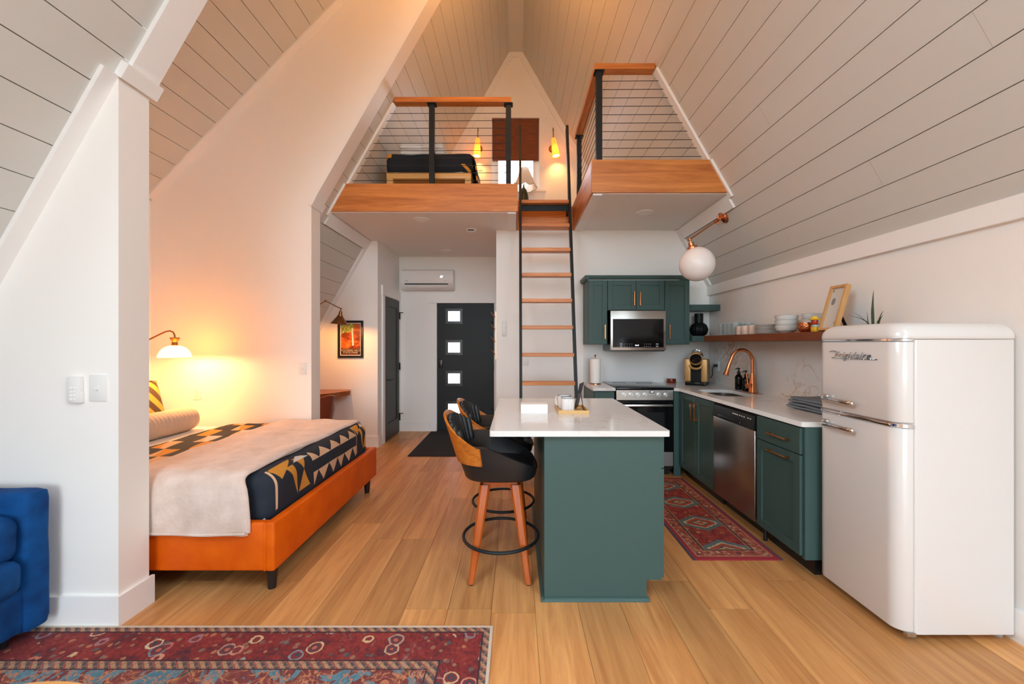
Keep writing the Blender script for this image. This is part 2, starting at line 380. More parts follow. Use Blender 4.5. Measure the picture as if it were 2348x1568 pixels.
# little botanical print
a = Mat('botanical_print'); x, y, z = a.xyz(); dd, h1, h2 = a.voro(a.comb(y * 1.0, z * 0.7, 0.0), 16.0)
a.set(a.mix(dd.lt(0.30), (0.62, 0.60, 0.55), (0.22, 0.23, 0.22)), 0.4); MT['botanical_print'] = a.m
# dotted black sign
a = Mat('dotted_black'); x, y, z = a.xyz(); dd, h1, h2 = a.voro(a.coord(), 34.0)
a.set(a.mix(dd.lt(0.24) * h1.gt(0.35), (0.012, 0.012, 0.013), (0.55, 0.55, 0.55)), 0.4); MT['dotted_black'] = a.m
# hammered copper
a = Mat('hammered_copper'); a.set((0.70, 0.24, 0.10), 0.25, 1.0); dd, h1, h2 = a.voro(a.coord(), 90.0); a.bump(dd, 0.6, 0.004); MT['hammered_copper'] = a.m
# etched tumbler
a = Mat('ribbed_tumbler'); x, y, z = a.xyz()
tr = a.node('ShaderNodeBsdfTransparent'); tr.inputs[0].default_value = (0.88, 0.91, 0.91, 1)
df = a.node('ShaderNodeBsdfPrincipled'); df.inputs['Base Color'].default_value = (0.55, 0.60, 0.60, 1); df.inputs['Roughness'].default_value = 0.15
mx = a.node('ShaderNodeMixShader'); fac = ((z * 150.0).fract().lt(0.4)) * 0.25 + 0.30; a.link(fac, mx.inputs[0])
a.link(tr.outputs[0], mx.inputs[1]); a.link(df.outputs[0], mx.inputs[2]); a.link(mx.outputs[0], a.t.nodes['Material Output'].inputs[0]); MT['ribbed_tumbler'] = a.m

# ---------------------------------------------------------------- mesh helpers
W = {}
class MB:
    def __init__(s): s.v = []; s.f = []
    def add(s, vs, fs):
        b = len(s.v); s.v += [Vector(p) for p in vs]; s.f += [[b + i for i in f] for f in fs]; return s
    def hexa(s, p):      # 8 corners: 4 of one face, then the 4 opposite
        return s.add(p, [(0, 3, 2, 1), (4, 5, 6, 7), (0, 1, 5, 4), (1, 2, 6, 5), (2, 3, 7, 6), (3, 0, 4, 7)])
    def box(s, x0, x1, y0, y1, z0, z1, r=0.0, seg=2, M=None):
        P = [(x0, y0, z0), (x1, y0, z0), (x1, y1, z0), (x0, y1, z0), (x0, y0, z1), (x1, y0, z1), (x1, y1, z1), (x0, y1, z1)]
        if r <= 0 and M is None: return s.hexa(P)
        bm = bmesh.new(); vs = [bm.verts.new(p) for p in P]
        for f in [(0, 3, 2, 1), (4, 5, 6, 7), (0, 1, 5, 4), (1, 2, 6, 5), (2, 3, 7, 6), (3, 0, 4, 7)]: bm.faces.new([vs[i] for i in f])
        if r > 0: bmesh.ops.bevel(bm, geom=bm.edges[:], offset=r, segments=seg, profile=0.5, affect='EDGES')
        return s.take(bm, M)
    def take(s, bm, M=None):
        bm.verts.index_update()
        s.add([(M @ v.co if M else v.co.copy()) for v in bm.verts], [[v.index for v in f.verts] for f in bm.faces]); bm.free(); return s
    def vbox(s, x0, x1, y0, y1, z0, z1, r, seg=5, which=None, rt=0.0):   # box with rounded vertical edges (and softened top/bottom rims)
        pts = []
        cs = [(x0, y0, 180), (x1, y0, 270), (x1, y1, 0), (x0, y1, 90)]
        for i, (x, y, a0) in enumerate(cs):
            ri = r if which is None or i in which else 0.001
            cx = x + (ri if x == x0 else -ri); cy = y + (ri if y == y0 else -ri)
            for k in range(seg + 1):
                a = math.radians(a0 + 90 * k / seg); pts.append((cx + ri * math.cos(a), cy + ri * math.sin(a)))
        return s.prism(pts, z0, z1, 'z')
    def prism(s, poly, a0, a1, axis='y', holes=()):
        """Extrude a 2-D polygon. axis y: poly is (x,z); axis z: (x,y); axis x: (y,z)."""
        def P(p, a): return (p[0], a, p[1]) if axis == 'y' else (p[0], p[1], a) if axis == 'z' else (a, p[0], p[1])
        bm = bmesh.new(); loops = [list(poly)] + [list(h) for h in holes]; es = []; vv = []
        for lp in loops:
            vs = [bm.verts.new(P(p, a0)) for p in lp]; vv.append(vs)
            for i in range(len(vs)): es.append(bm.edges.new((vs[i], vs[(i + 1) % len(vs)])))
        if holes: bmesh.ops.triangle_fill(bm, use_beauty=True, edges=es)
        else: bm.faces.new(vv[0])
        d = Vector(P((0, 0), a1)) - Vector(P((0, 0), a0))
        top = bmesh.ops.duplicate(bm, geom=bm.verts[:] + bm.edges[:] + bm.faces[:])
        mp = top['vert_map']
        for v in [g for g in top['geom'] if isinstance(g, bmesh.types.BMVert)]: v.co += d
        for vs in vv:
            for i in range(len(vs)):
                p, q = vs[i], vs[(i + 1) % len(vs)]
                bm.faces.new((p, q, mp[q], mp[p]))
        bmesh.ops.recalc_face_normals(bm, faces=bm.faces[:])
        return s.take(bm)
    def cyl(s, p0, p1, r0, r1=None, n=16, cap=True, phase=0.0):
        r1 = r0 if r1 is None else r1; p0, p1 = Vector(p0), Vector(p1); d = (p1 - p0).normalized()
        u = d.orthogonal().normalized() if abs(d.z) < 0.99 else Vector((1, 0, 0)); w = d.cross(u)
        vs = [];
        for p, r in ((p0, r0), (p1, r1)):
            for k in range(n):
                a = 2 * PI * k / n + phase; vs.append(p + (u * math.cos(a) + w * math.sin(a)) * r)
        fs = [(k, (k + 1) % n, n + (k + 1) % n, n + k) for k in range(n)]
        if cap: fs += [tuple(range(n - 1, -1, -1)), tuple(range(n, 2 * n))]
        return s.add(vs, fs)
    def tube(s, pts, r, n=8, cap=True, closed=False):
        pts = [Vector(p) for p in pts]; m = len(pts); vs = []; u = None
        for i, p in enumerate(pts):
            if closed: d = pts[(i + 1) % m] - pts[i - 1]
            else: d = pts[min(i + 1, m - 1)] - pts[max(i - 1, 0)]
            d.normalize()
            u = d.orthogonal() if u is None else u - d * u.dot(d)
            u.normalize(); w = d.cross(u); rr = r[i] if isinstance(r, (list, tuple)) else r
            vs += [p + (u * math.cos(2 * PI * k / n) + w * math.sin(2 * PI * k / n)) * rr for k in range(n)]
        fs = []
        for i in range(m if closed else m - 1):
            j = (i + 1) % m
            fs += [(i * n + k, i * n + (k + 1) % n, j * n + (k + 1) % n, j * n + k) for k in range(n)]
        if cap and not closed: fs += [tuple(range(n - 1, -1, -1)), tuple(range((m - 1) * n, m * n))]
        return s.add(vs, fs)
    def lathe(s, prof, c=(0, 0, 0), n=24, M=None, fn=None):
        """prof: list of (r, z); fn(angle, r, z) -> r lets the outline vary."""
        c = Vector(c); vs = []; fs = []; m = len(prof)
        for r, z in prof:
            for k in range(n):
                a = 2 * PI * k / n; rr = fn(a, r, z) if fn else r
                p = Vector((rr * math.cos(a), rr * math.sin(a), z)); vs.append((M @ p if M else p) + c)
        for i in range(m - 1):
            fs += [(i * n + k, i * n + (k + 1) % n, (i + 1) * n + (k + 1) % n, (i + 1) * n + k) for k in range(n)]
        if prof[0][0] > 1e-4: fs.append(tuple(range(n - 1, -1, -1)))
        if prof[-1][0] > 1e-4: fs.append(tuple(range((m - 1) * n, m * n)))
        return s.add(vs, fs)
    def soft(s, x0, x1, y0, y1, z0, z1, r, n=(8, 8, 4), amp=0.0, fr=6.0, bulge=0.0, seed=0.0, M=None):
        """Rounded, subdivided block for cushions, mattresses and folded cloth."""
        bm = bmesh.new(); idx = {}
        def vert(i, j, k):
            key = (i, j, k)
            if key in idx: return idx[key]
            p = Vector((x0 + (x1 - x0) * i / n[0], y0 + (y1 - y0) * j / n[1], z0 + (z1 - z0) * k / n[2]))
            c = Vector((min(max(p.x, x0 + r), x1 - r), min(max(p.y, y0 + r), y1 - r), min(max(p.z, z0 + r), z1 - r)))
            d = p - c
            if d.length > 1e-9: p = c + d.normalized() * r
            if bulge:
                a, b, g = 2 * i / n[0] - 1, 2 * j / n[1] - 1, 2 * k / n[2] - 1
                ce = Vector(((x0 + x1) / 2, (y0 + y1) / 2, (z0 + z1) / 2)); q = p - ce
                p = ce + Vector((q.x * (1 + bulge * 0.3 * (1 - b * b) * (1 - g * g)), q.y * (1 + bulge * 0.3 * (1 - a * a) * (1 - g * g)), q.z * (1 + bulge * (1 - a * a) * (1 - b * b))))
            if amp: p += Vector((mnoise.noise(p * fr + Vector((seed, 0, 0))), mnoise.noise(p * fr + Vector((0, seed + 9, 0))), mnoise.noise(p * fr + Vector((5, 3, seed))))) * amp
            idx[key] = bm.verts.new(p); return idx[key]
        nx, ny, nz = n
        for i in range(nx):
            for j in range(ny):
                for k, o in ((0, 0), (nz, 1)):
                    q = [vert(i, j, k), vert(i + 1, j, k), vert(i + 1, j + 1, k), vert(i, j + 1, k)]; bm.faces.new(q if o else q[::-1])
        for i in range(nx):
            for k in range(nz):
                for j, o in ((0, 1), (ny, 0)):
                    q = [vert(i, j, k), vert(i + 1, j, k), vert(i + 1, j, k + 1), vert(i, j, k + 1)]; bm.faces.new(q if o else q[::-1])
        for j in range(ny):
            for k in range(nz):
                for i, o in ((0, 0), (nx, 1)):
                    q = [vert(i, j, k), vert(i, j + 1, k), vert(i, j + 1, k + 1), vert(i, j, k + 1)]; bm.faces.new(q if o else q[::-1])
        return s.take(bm, M)
    def text(s, body, size, M, ext=0.001, shear=0.0, align='CENTER', space=1.0):
        cu = bpy.data.curves.new('txt', 'FONT'); cu.body = body; cu.size = size; cu.extrude = ext; cu.shear = shear
        cu.align_x = align; cu.align_y = 'CENTER'; cu.resolution_u = 3; cu.space_character = space
        o = bpy.data.objects.new('txt', cu); C.objects.link(o); bpy.context.view_layer.update()
        me = o.evaluated_get(bpy.context.evaluated_depsgraph_get()).to_mesh()
        s.add([M @ v.co for v in me.vertices], [list(p.vertices) for p in me.polygons])
        o.to_mesh_clear(); bpy.data.objects.remove(o); bpy.data.curves.remove(cu); return s
    def build(s, name, mat, parent=None, label=None, cat=None, group=None, kind=None, local=False, smooth=38, origin=None):
        me = bpy.data.meshes.new(name)
        if parent is None:
            xs = [p.x for p in s.v]; ys = [p.y for p in s.v]; zs = [p.z for p in s.v]
            og = Vector(origin) if origin else Vector(((min(xs) + max(xs)) / 2, (min(ys) + max(ys)) / 2, min(zs)))
            M = Matrix.Translation(og)
        else: M = W[parent.name]
        vs = s.v if local else [M.inverted() @ p for p in s.v]
        me.from_pydata([tuple(p) for p in vs], [], s.f); me.validate()
        bm = bmesh.new(); bm.from_mesh(me); bmesh.ops.recalc_face_normals(bm, faces=bm.faces[:]); bm.to_mesh(me); bm.free()
        if smooth:
            for p in me.polygons: p.use_smooth = True
            me.set_sharp_from_angle(angle=math.radians(smooth))
        me.materials.append(MT[mat])
        o = bpy.data.objects.new(name, me); C.objects.link(o)
        if parent: o.parent = parent
        else: o.location = M.translation
        W[o.name] = M.copy()
        return tag(o, label, cat, group, kind)

def tag(o, label=None, cat=None, group=None, kind=None):
    if label: o['label'] = label
    if cat: o['category'] = cat
    if group: o['group'] = group
    if kind: o['kind'] = kind
    return o
def thing(name, loc, label, cat, group=None, rz=0.0, kind=None):
    o = bpy.data.objects.new(name, None); C.objects.link(o); o.location = loc; o.rotation_euler = (0, 0, rz)
    o.empty_display_size = 0.1
    W[o.name] = Matrix.Translation(Vector(loc)) @ Matrix.Rotation(rz, 4, 'Z')
    return tag(o, label, cat, group, kind)
def copy_tree(o, loc=None, rz=None, parent=None, label=None):
    c = o.copy(); C.objects.link(c)
    if parent: c.parent = parent
    if loc is not None: c.location = loc
    if rz is not None: c.rotation_euler = (0, 0, rz)
    if label: c['label'] = label
    M = Matrix.Translation(c.location) @ c.rotation_euler.to_matrix().to_4x4()
    W[c.name] = M
    for ch in list(o.children): copy_tree(ch, parent=c)
    return c
def struct(name, mb, mat, parent=None, label=None, smooth=30): return mb.build(name, mat, parent, label=label, kind='structure', smooth=smooth)
def lamp_light(parent, kind, loc, energy, color, radius=0.03, rot=None, spot=None):
    l = bpy.data.lights.new('bulb_light', kind); l.energy = energy; l.color = color; l.shadow_soft_size = radius
    if spot: l.spot_size = spot; l.spot_blend = 0.5
    o = bpy.data.objects.new('bulb_light', l); C.objects.link(o); o.parent = parent
    o.location = W[parent.name].inverted() @ Vector(loc)
    if rot: o.rotation_euler = rot
    return o
def pt(px, py, Y): return Vector(((px - CX) * Y / F, Y, H + (CY - py) * Y / F))
# ================================================================ THE PLACE (metres; camera looks along +Y)
XR, YB, YG = 2.32, 4.87, 6.36          # kitchen wall, kitchen back wall, entrance gable
M60 = 1.752; LR = math.sqrt(1 + M60 * M60)
def zr(x): return 6.115 - M60 * abs(x)              # main roof underside
MD = 1.037; LD = math.sqrt(1 + MD * MD)
def zd(x): return 6.316 - MD * abs(x)               # dormer ceiling underside
Z0, Z1 = 2.73, 3.01                                 # loft soffit, loft floor
XP = 1.94                                           # bedside wall ends
YN0, YN1, YS0, YS1 = 1.98, 2.145, 3.847, 4.017      # near and far bedside walls
XK = -3.15                                          # left knee wall
def rp(side, s, y, h=0.0):                          # a point on the main roof: s up the slope, h into the room
    return Vector((side * XR - side / LR * s - side * M60 / LR * h, y, 2.05 + M60 / LR * s - h / LR))
def sx(x): return (XR - abs(x)) * LR
def sz(z): return (z - 2.05) * LR / M60
def rboard(mb, side, s0, s1, y0, y1, h0, h1):
    return mb.hexa([rp(side, s0, y0, h0), rp(side, s1, y0, h0), rp(side, s1, y1, h0), rp(side, s0, y1, h0),
                    rp(side, s0, y0, h1), rp(side, s1, y0, h1), rp(side, s1, y1, h1), rp(side, s0, y1, h1)])

# ---- floor: planks 0.225 wide laid along Y
floor = struct('floor', MB().box(-3.7, 2.45, YF - 0.1, YG + 0.1, -0.12, -0.008), 'subfloor')
pl_mesh = {}
def plank(parent, mat, w, l, t, M, name='plank'):
    key = (mat, round(w, 3), round(l, 3), t)
    if key not in pl_mesh:
        b = MB().box(0, w, 0, l, -t, 0); me = bpy.data.meshes.new(name); me.from_pydata([tuple(p) for p in b.v], [], b.f)
        me.materials.append(MT[mat]); pl_mesh[key] = me
    o = bpy.data.objects.new(name, pl_mesh[key]); C.objects.link(o); o.parent = parent
    o.matrix_basis = W[parent.name].inverted() @ M; W[o.name] = M
    return o
k = -16
while True:
    x = -0.125 + 0.225 * k
    if x > 2.33: break
    y = YF; first = random.choice([0.35, 0.6, 0.85, 1.1, 1.35]) if k != 0 else 0.72
    if k == 0: first = (2.069 - YF) % 1.5
    while y < YG - 0.01:
        l = min(first if y == YF else 1.5, YG - y)
        vis = True
        if vis and l > 0.05: plank(floor, 'floor_oak', 0.2232, l - 0.0018, 0.009, Matrix.Translation((x, y, 0)))
        y += l
    k += 1

# ---- roof planes with painted planks 0.178 wide
def roof_planks(root, mat, frame, s_list, pieces):
    for i in range(len(s_list) - 1):
        s0, s1 = s_list[i], s_list[i + 1]
        for (y0, y1) in pieces(i):
            M = frame(s0 + 0.002, y0)
            plank(root, mat, s1 - s0 - 0.004, y1 - y0 - 0.0015, 0.013, M)
def main_frame(side):
    u = Vector((-side / LR, 0, M60 / LR)); n = Vector((-side * M60 / LR, 0, -1 / LR)); v = n.cross(u)
    def f(s, y):
        R = Matrix((u, v, n)).transposed().to_4x4(); p = rp(side, s, y)
        if v.y < 0:                       # keep the plank's length running along +Y
            return None
        return Matrix.Translation(p) @ R
    def g(s, y):                          # mirrored frame: start at the far corner of the plank
        return s, y
    return f, v.y
def rows(smin, smax, base=0.113, w=0.178):
    k0 = math.ceil((smin - base) / w - 1e-6); out = [smin]
    k = k0
    while base + k * w < smax - 0.03:
        if base + k * w > smin + 0.03: out.append(base + k * w)
        k += 1
    return out + [smax]
SKY = (-1.6, 0.4); SM = sum(SKY) / 2  # span of the roof windows added as fill light
def make_roof(label, side, smin, smax, pieces, ya, yb, hb=-0.0135, sky=False):
    mb = MB()
    if sky:                                # backing left open for the added roof window
        ha, hb_ = SKY
        rboard(mb, side, smin - 0.12, 0.647, ya, yb, hb, -0.13); rboard(mb, side, 2.427, smax + 0.02, ya, yb, hb, -0.13)
        rboard(mb, side, 0.647, 2.427, ya, ha, hb, -0.13); rboard(mb, side, 0.647, 2.427, hb_, yb, hb, -0.13)
    else: rboard(mb, side, smin - 0.12, smax + 0.02, ya, yb, hb, -0.13)
    root = struct('ceiling', mb, 'groove_shade', label=label)
    u = Vector((-side / LR, 0, M60 / LR)); n = Vector((-side * M60 / LR, 0, -1 / LR)); v = n.cross(u)
    sl = rows(smin, smax)
    for i in range(len(sl) - 1):
        w = sl[i + 1] - sl[i] - 0.004
        pcs = pieces(i)
        if sky and sl[i] > 0.64 and sl[i + 1] < 2.44: pcs = [(YF, SKY[0]), (SKY[1], pcs[0][1])] + pcs[1:]
        for (y0, y1) in pcs:
            ys = y0 if v.y > 0 else y1
            M = Matrix.Translation(rp(side, sl[i] + 0.002, ys)) @ Matrix((u, v, n)).transposed().to_4x4()
            plank(root, 'plank_paint', w, y1 - y0 - 0.0015, 0.013, M)
    return root
joints = [1.6, 3.3, 2.4, 4.6, 1.7, 3.9, 2.9, 1.5, 4.2, 2.0, 3.6, 2.7, 5.0]
smax = sx(0.10)
make_roof('white painted plank ceiling sloping up over the kitchen', 1, 0.0, smax, lambda i: [(YF, joints[i % 13]), (joints[i % 13], YG)], YF - 0.1, YG + 0.1, sky=True)
make_roof('white painted plank ceiling sloping down beside the blue sofa', -1, sx(XK), smax, lambda i: [(YF, YN1)], YF - 0.1, YN1 - 0.002, sky=True)
make_roof('white painted plank ceiling sloping down past the left loft', -1, sx(XK), smax, lambda i: [(YS0 + 0.01, joints[(i + 4) % 13] if 4.4 < joints[(i + 4) % 13] < 6 else 5.2), (joints[(i + 4) % 13] if 4.4 < joints[(i + 4) % 13] < 6 else 5.2, YG)], YS0 + 0.004, YG + 0.1)
# unseen roof windows added in both slopes behind the viewer for fill light
for side, nm in ((-1, 'fill_window_left'), (1, 'fill_window_right')):
    w_ = thing(nm, rp(side, 1.5, SM), 'added unseen roof window in the slope behind the viewer on the %s side' % ('sofa' if side < 0 else 'kitchen'), 'window', kind='structure')
    mb = MB(); a, b = SKY
    for q in ((0.647, 0.70, a, b), (2.374, 2.427, a, b), (0.70, 2.374, a, a + 0.06), (0.70, 2.374, b - 0.06, b), (0.70, 2.374, SM - 0.03, SM + 0.03)): rboard(mb, side, *q, -0.12, -0.02)
    mb.build('window_frame', 'trim_paint', w_, smooth=0)
    for y0, y1 in ((a + 0.06, SM - 0.03), (SM + 0.03, b - 0.06)): rboard(MB(), side, 0.70, 2.374, y0, y1, -0.075, -0.069).build('pane', 'pane_glass', w_, smooth=0)
    l = bpy.data.lights.new('window_portal', 'AREA'); l.shape = 'RECTANGLE'; l.size = 3.1; l.size_y = 1.78; l.cycles.is_portal = True
    o = bpy.data.objects.new('window_portal', l); C.objects.link(o); o.location = rp(side, 1.537, SM, -0.14)
    nz = -Vector((-side * M60 / LR, 0, -1 / LR)); xa_ = Vector((0, 1, 0)); o.rotation_euler = Matrix((xa_, nz.cross(xa_), nz)).transposed().to_euler()
# dormer ceiling over the bed
def dp(s, y, h=0.0): return Vector((-3.46 + s / LD + MD / LD * h, y, zd(3.46) + MD / LD * s - h / LD))
sd1 = (3.46 - 0.0) * LD
mb = MB(); P = [dp(-0.1, YN1 - 0.1, -0.0135), dp(sd1, YN1 - 0.1, -0.0135), dp(sd1, YS0 + 0.1, -0.0135), dp(-0.1, YS0 + 0.1, -0.0135)]
mb.hexa(P + [dp(-0.1, YN1 - 0.1, -0.13), dp(sd1, YN1 - 0.1, -0.13), dp(sd1, YS0 + 0.1, -0.13), dp(-0.1, YS0 + 0.1, -0.13)])
dorm = struct('ceiling', mb, 'groove_shade', label='white plank ceiling sloping over the bed')
u = Vector((1 / LD, 0, MD / LD)); n = Vector((MD / LD, 0, -1 / LD)); v = n.cross(u)
sl = rows(0.0, sd1, 0.06, 0.181)
for i in range(len(sl) - 1):
    ys = YN1 if v.y > 0 else YS0
    plank(dorm, 'plank_paint', sl[i + 1] - sl[i] - 0.004, YS0 - YN1, 0.013, Matrix.Translation(dp(sl[i] + 0.002, ys)) @ Matrix((u, v, n)).transposed().to_4x4())
# ridge board and the closed-in ridge above the dormer
struct('trim_1', MB().box(-0.105, 0.105, YF, YG, 5.93, 5.99), 'plank_paint', label='flat white ridge board along the peak')
struct('trim_2', MB().box(-0.02, 0.16, YN0, YS1, 5.94, 6.5), 'plank_paint', label='white ridge closure above the dormer')

# ---- walls
def wall(name, poly, y0, y1, holes=(), mat='wall_paint', label=None): return struct(name, MB().prism(poly, y0, y1, 'y', holes), mat, label=label)
e = 0.02
cheek = [(-XP, 0), (-XP, zr(XP)), (-0.12, zr(0.12)), (0.0, zd(0) - 0.0), (-3.5, zd(3.5)), (-3.5, 0)]
def cheek_poly(off):
    return [(-XP, 0), (-XP, zr(XP) - 0.0), (-0.14 - off, zr(0.14)), (-0.10 - off, zd(0.1)), (-3.52, zd(3.52)), (-3.52, 0)]
struct('wall_left_near', MB().prism(cheek_poly(0), YN0, YN1, 'y'), 'wall_paint', label='white wall end beside the blue sofa')
struct('wall_left_far', MB().prism(cheek_poly(0), YS0, YS1, 'y'), 'wall_paint', label='tall cream wall at the far side of the bed')
struct('wall_left_head', MB().box(-3.56, -3.46, YN0, YS1, 0, 2.78), 'wall_paint', label='wall at the head of the bed')
struct('wall_left_knee', MB().box(XK - 0.1, XK, YF, YN0, 0, zr(XK) + 0.05).box(XK - 0.1, XK, YS1, 5.37, 0, zr(XK) + 0.05), 'wall_paint', label='low knee wall under the left slope')
wall('wall_kitchen', [(-0.236, 0), (XR, 0), (XR, 2.05), (1.932, Z0), (-0.236, Z0)], YB, YB + 0.1, label='cream wall behind the ladder and range')
struct('wall_hall', MB().box(-0.236, -0.136, YB + 0.1, YG, 0, Z0), 'wall_paint', label='side wall of the entrance hall')
wall('wall_alcove', [(-1.83, 0), (-1.83, Z0), (-1.932, Z0), (XK, zr(XK)), (XK, 0)], 5.37, 5.47, label='white wall behind the framed poster')
struct('wall_closet', MB().box(-1.93, -1.83, 5.47, YG, 0, Z0), 'wall_paint', label='hall wall holding the grey closet door')
struct('wall_right', MB().box(XR, XR + 0.1, YF, YG, 0, 2.06), 'wall_paint', label='white kitchen side wall')
WX0, WX1, WZ0, WZ1 = -0.375, 0.365, 3.77, 4.90
DX0, DX1, DZ = -1.238, -0.342, 2.004
wall('wall_back', [(-3.4, 0), (2.42, 0), (2.42, 2.06), (2.32, 2.05), (0.10, 5.94), (-0.10, 5.94), (-3.4, zr(3.4))], YG, YG + 0.14,
     holes=[[(DX0, 0.012), (DX1, 0.012), (DX1, DZ), (DX0, DZ)], [(WX0, WZ0), (WX1, WZ0), (WX1, WZ1), (WX0, WZ1)]], label='gable wall with entrance door and loft window')
fp = [(-3.4, 0), (2.42, 0), (2.42, 2.06), (2.32, 2.05), (0.10, 5.96), (-0.10, 5.96), (-3.4, zr(3.4))]
low = [(-2.22, 0.06), (2.22, 0.06), (2.22, 2.05), (1.98, 2.45), (-1.98, 2.45), (-2.22, 2.05)]
up = [(-1.82, 2.58), (1.82, 2.58), (0.40, 5.05), (-0.40, 5.05)]
wall('wall_front', fp, YF - 0.14, YF, holes=[low, up], label='glazed gable wall behind the viewer')
wn = thing('window_2', (0, YF - 0.07, 0.2), 'wide glazed windows of the front gable', 'window', kind='structure')
mb = MB()
for x in (-1.1, 0.0, 1.1): mb.box(x - 0.03, x + 0.03, YF - 0.10, YF - 0.04, 0.06, 2.45)
mb.box(-0.03, 0.03, YF - 0.10, YF - 0.04, 2.58, 5.05)
mb.build('window_frame', 'trim_paint', wn, smooth=0)
for a, b in ((-1.97, -1.13), (-1.07, -0.03), (0.03, 1.07), (1.13, 1.97)): MB().box(a, b, YF - 0.075, YF - 0.069, 0.06, 2.44).build('pane', 'pane_glass', wn, smooth=0)
for sgn in (-1, 1): MB().prism([(sgn * 0.03, 2.58), (sgn * 1.82, 2.58), (sgn * 0.40, 5.05), (sgn * 0.03, 5.05)], YF - 0.075, YF - 0.069).build('pane', 'pane_glass', wn, smooth=0)
struct('ground', MB().box(-40, 40, -45, 45, -0.5, -0.3), 'ground_soil', label='bare ground outside')

# ---- loft floor slabs
struct('floor_loft_left', MB().prism([(-1.932, Z0), (0.0, Z0), (0.0, Z1), (-1.772, Z1)], 4.20, YG), 'ceiling_paint', label='white soffit of the left loft')
struct('floor_loft_middle', MB().box(0.0, 0.70, 4.90, YG, Z0, Z1), 'ceiling_paint', label='loft floor at the head of the ladder')
struct('floor_loft_right', MB().prism([(0.70, Z0), (1.932, Z0), (1.772, Z1), (0.70, Z1)], 3.68, YG), 'ceiling_paint', label='white soffit of the right loft')
def xz(z): return (6.115 - z) / M60
struct('trim_3', MB().prism([(-xz(2.735), 2.735), (0.018, 2.735), (0.018, 3.02), (-xz(3.02), 3.02)], 4.178, 4.20), 'oak_x', label='oak fascia along the left loft edge')
struct('trim_4', MB().box(0.0, 0.018, 4.2, 4.90, 2.735, 3.02), 'oak_y', label='oak fascia beside the ladder on the left loft')
struct('trim_5', MB().prism([(0.685, 2.735), (xz(2.735), 2.735), (xz(3.03), 3.03), (0.685, 3.03)], 3.655, 3.68), 'oak_x', label='oak fascia along the right loft front')
struct('trim_6', MB().box(0.682, 0.70, 3.68, 4.90, 2.735, 3.03), 'oak_y', label='oak fascia along the ladder side of the right loft')
struct('trim_7', MB().box(0.018, 0.682, 4.88, 4.90, 2.735, 3.02), 'oak_x', label='oak fascia behind the ladder head')
# white soffit edge strips
struct('trim_8', MB().box(-0.085, 0.0, 4.205, 4.87, 2.720, 2.73), 'trim_paint', label='white soffit strip beside the ladder on the left')
struct('trim_9', MB().box(0.70, 0.785, 3.685, 4.87, 2.720, 2.73), 'trim_paint', label='white soffit strip beside the ladder on the right')

# ---- white boards on the slopes
def rtrim(name, side, s0, s1, y0, y1, h=0.018, label=None, mat='trim_paint'): return struct(name, rboard(MB(), side, s0, s1, y0, y1, -0.004, h), mat, label=label)
rtrim('trim_10', -1, sx(3.05), sx(1.955), 1.907, YN0 + 0.002, 0.022, 'white rafter board beside the sofa wall')
rtrim('trim_11', -1, sx(1.918), sx(0.12), 2.005, YN1 + 0.012, 0.022, 'white casing up the near dormer edge')
rtrim('trim_12', -1, sx(1.957), sx(1.918), 1.972, YN1 + 0.026, 0.042, 'white cap board on the near wall end')
rtrim('trim_13', -1, sx(1.915), sx(0.12), YS0 - 0.012, YS1 + 0.004, 0.020, 'white casing up the far dormer edge')
rtrim('trim_14', -1, sx(1.957), sx(1.915), YS0 - 0.03, YS1 + 0.02, 0.035, 'white cap board on the far wall end')
rtrim('trim_15', -1, sx(3.05), sx(1.957), YS1, YS1 + 0.05, 0.02, 'white board behind the far wall end')
rtrim('trim_16', -1, sx(3.05), sz(Z0), 5.285, 5.372, 0.022, 'white rafter board above the poster')
rtrim('trim_17', -1, sz(Z0) - 0.13, sz(Z0), 4.205, 5.285, 0.02, 'white board under the left loft along the slope')
rtrim('trim_18', 1, sz(Z0) - 0.13, sz(Z0), 3.69, 4.78, 0.02, 'white board under the right loft along the slope')
rtrim('trim_19', 1, 0.02, sz(Z0), 4.785, YB + 0.002, 0.022, 'white rafter board beside the globe lamp')
rtrim('trim_20', -1, sz(3.02), sz(3.87), 4.20, 4.275, 0.022, 'white board at the left railing end')
rtrim('trim_21', 1, sz(3.03), sz(3.87), 3.66, 3.735, 0.022, 'white board at the right railing end')
rtrim('trim_22', 1, sz(2.70), sz(3.03), 3.635, 3.685, 0.02, 'white board at the right fascia end')
rtrim('trim_23', -1, sz(2.70), sz(3.02), 4.165, 4.205, 0.02, 'white board at the left fascia end')
struct('trim_24', MB().box(XR - 0.028, XR, YF, YB, 1.945, 2.055), 'trim_paint', label='white ledge trim along the kitchen side wall')
mb = MB()
def dboard(s0, s1, y0, y1, h0, h1): mb.hexa([dp(s0, y0, h0), dp(s1, y0, h0), dp(s1, y1, h0), dp(s0, y1, h0), dp(s0, y0, h1), dp(s1, y0, h1), dp(s1, y1, h1), dp(s0, y1, h1)])
dboard(0.02, 2.62, YS0 - 0.075, YS0, -0.004, 0.016); dboard(2.623, sd1 - 0.1, YS0 - 0.075, YS0, -0.004, 0.016)
struct('trim_25', mb, 'trim_paint', label='white board where the dormer ceiling meets the cream wall')
for sgn, i in ((1, 26), (-1, 27)):
    struct('trim_%d' % i, MB().prism([(sgn * 0.10, 5.94), (sgn * xz(3.02), 3.02), (sgn * (xz(3.02) - 0.085), 3.02), (sgn * 0.055, 5.84)], YG - 0.018, YG), 'trim_paint', label='white rake board on the %s of the loft gable' % ('kitchen side' if sgn > 0 else 'bed side'))
struct('trim_28', MB().box(-0.09, 0.09, YG - 0.02, YG, 5.855, 5.94), 'trim_paint', label='white block at the gable peak')

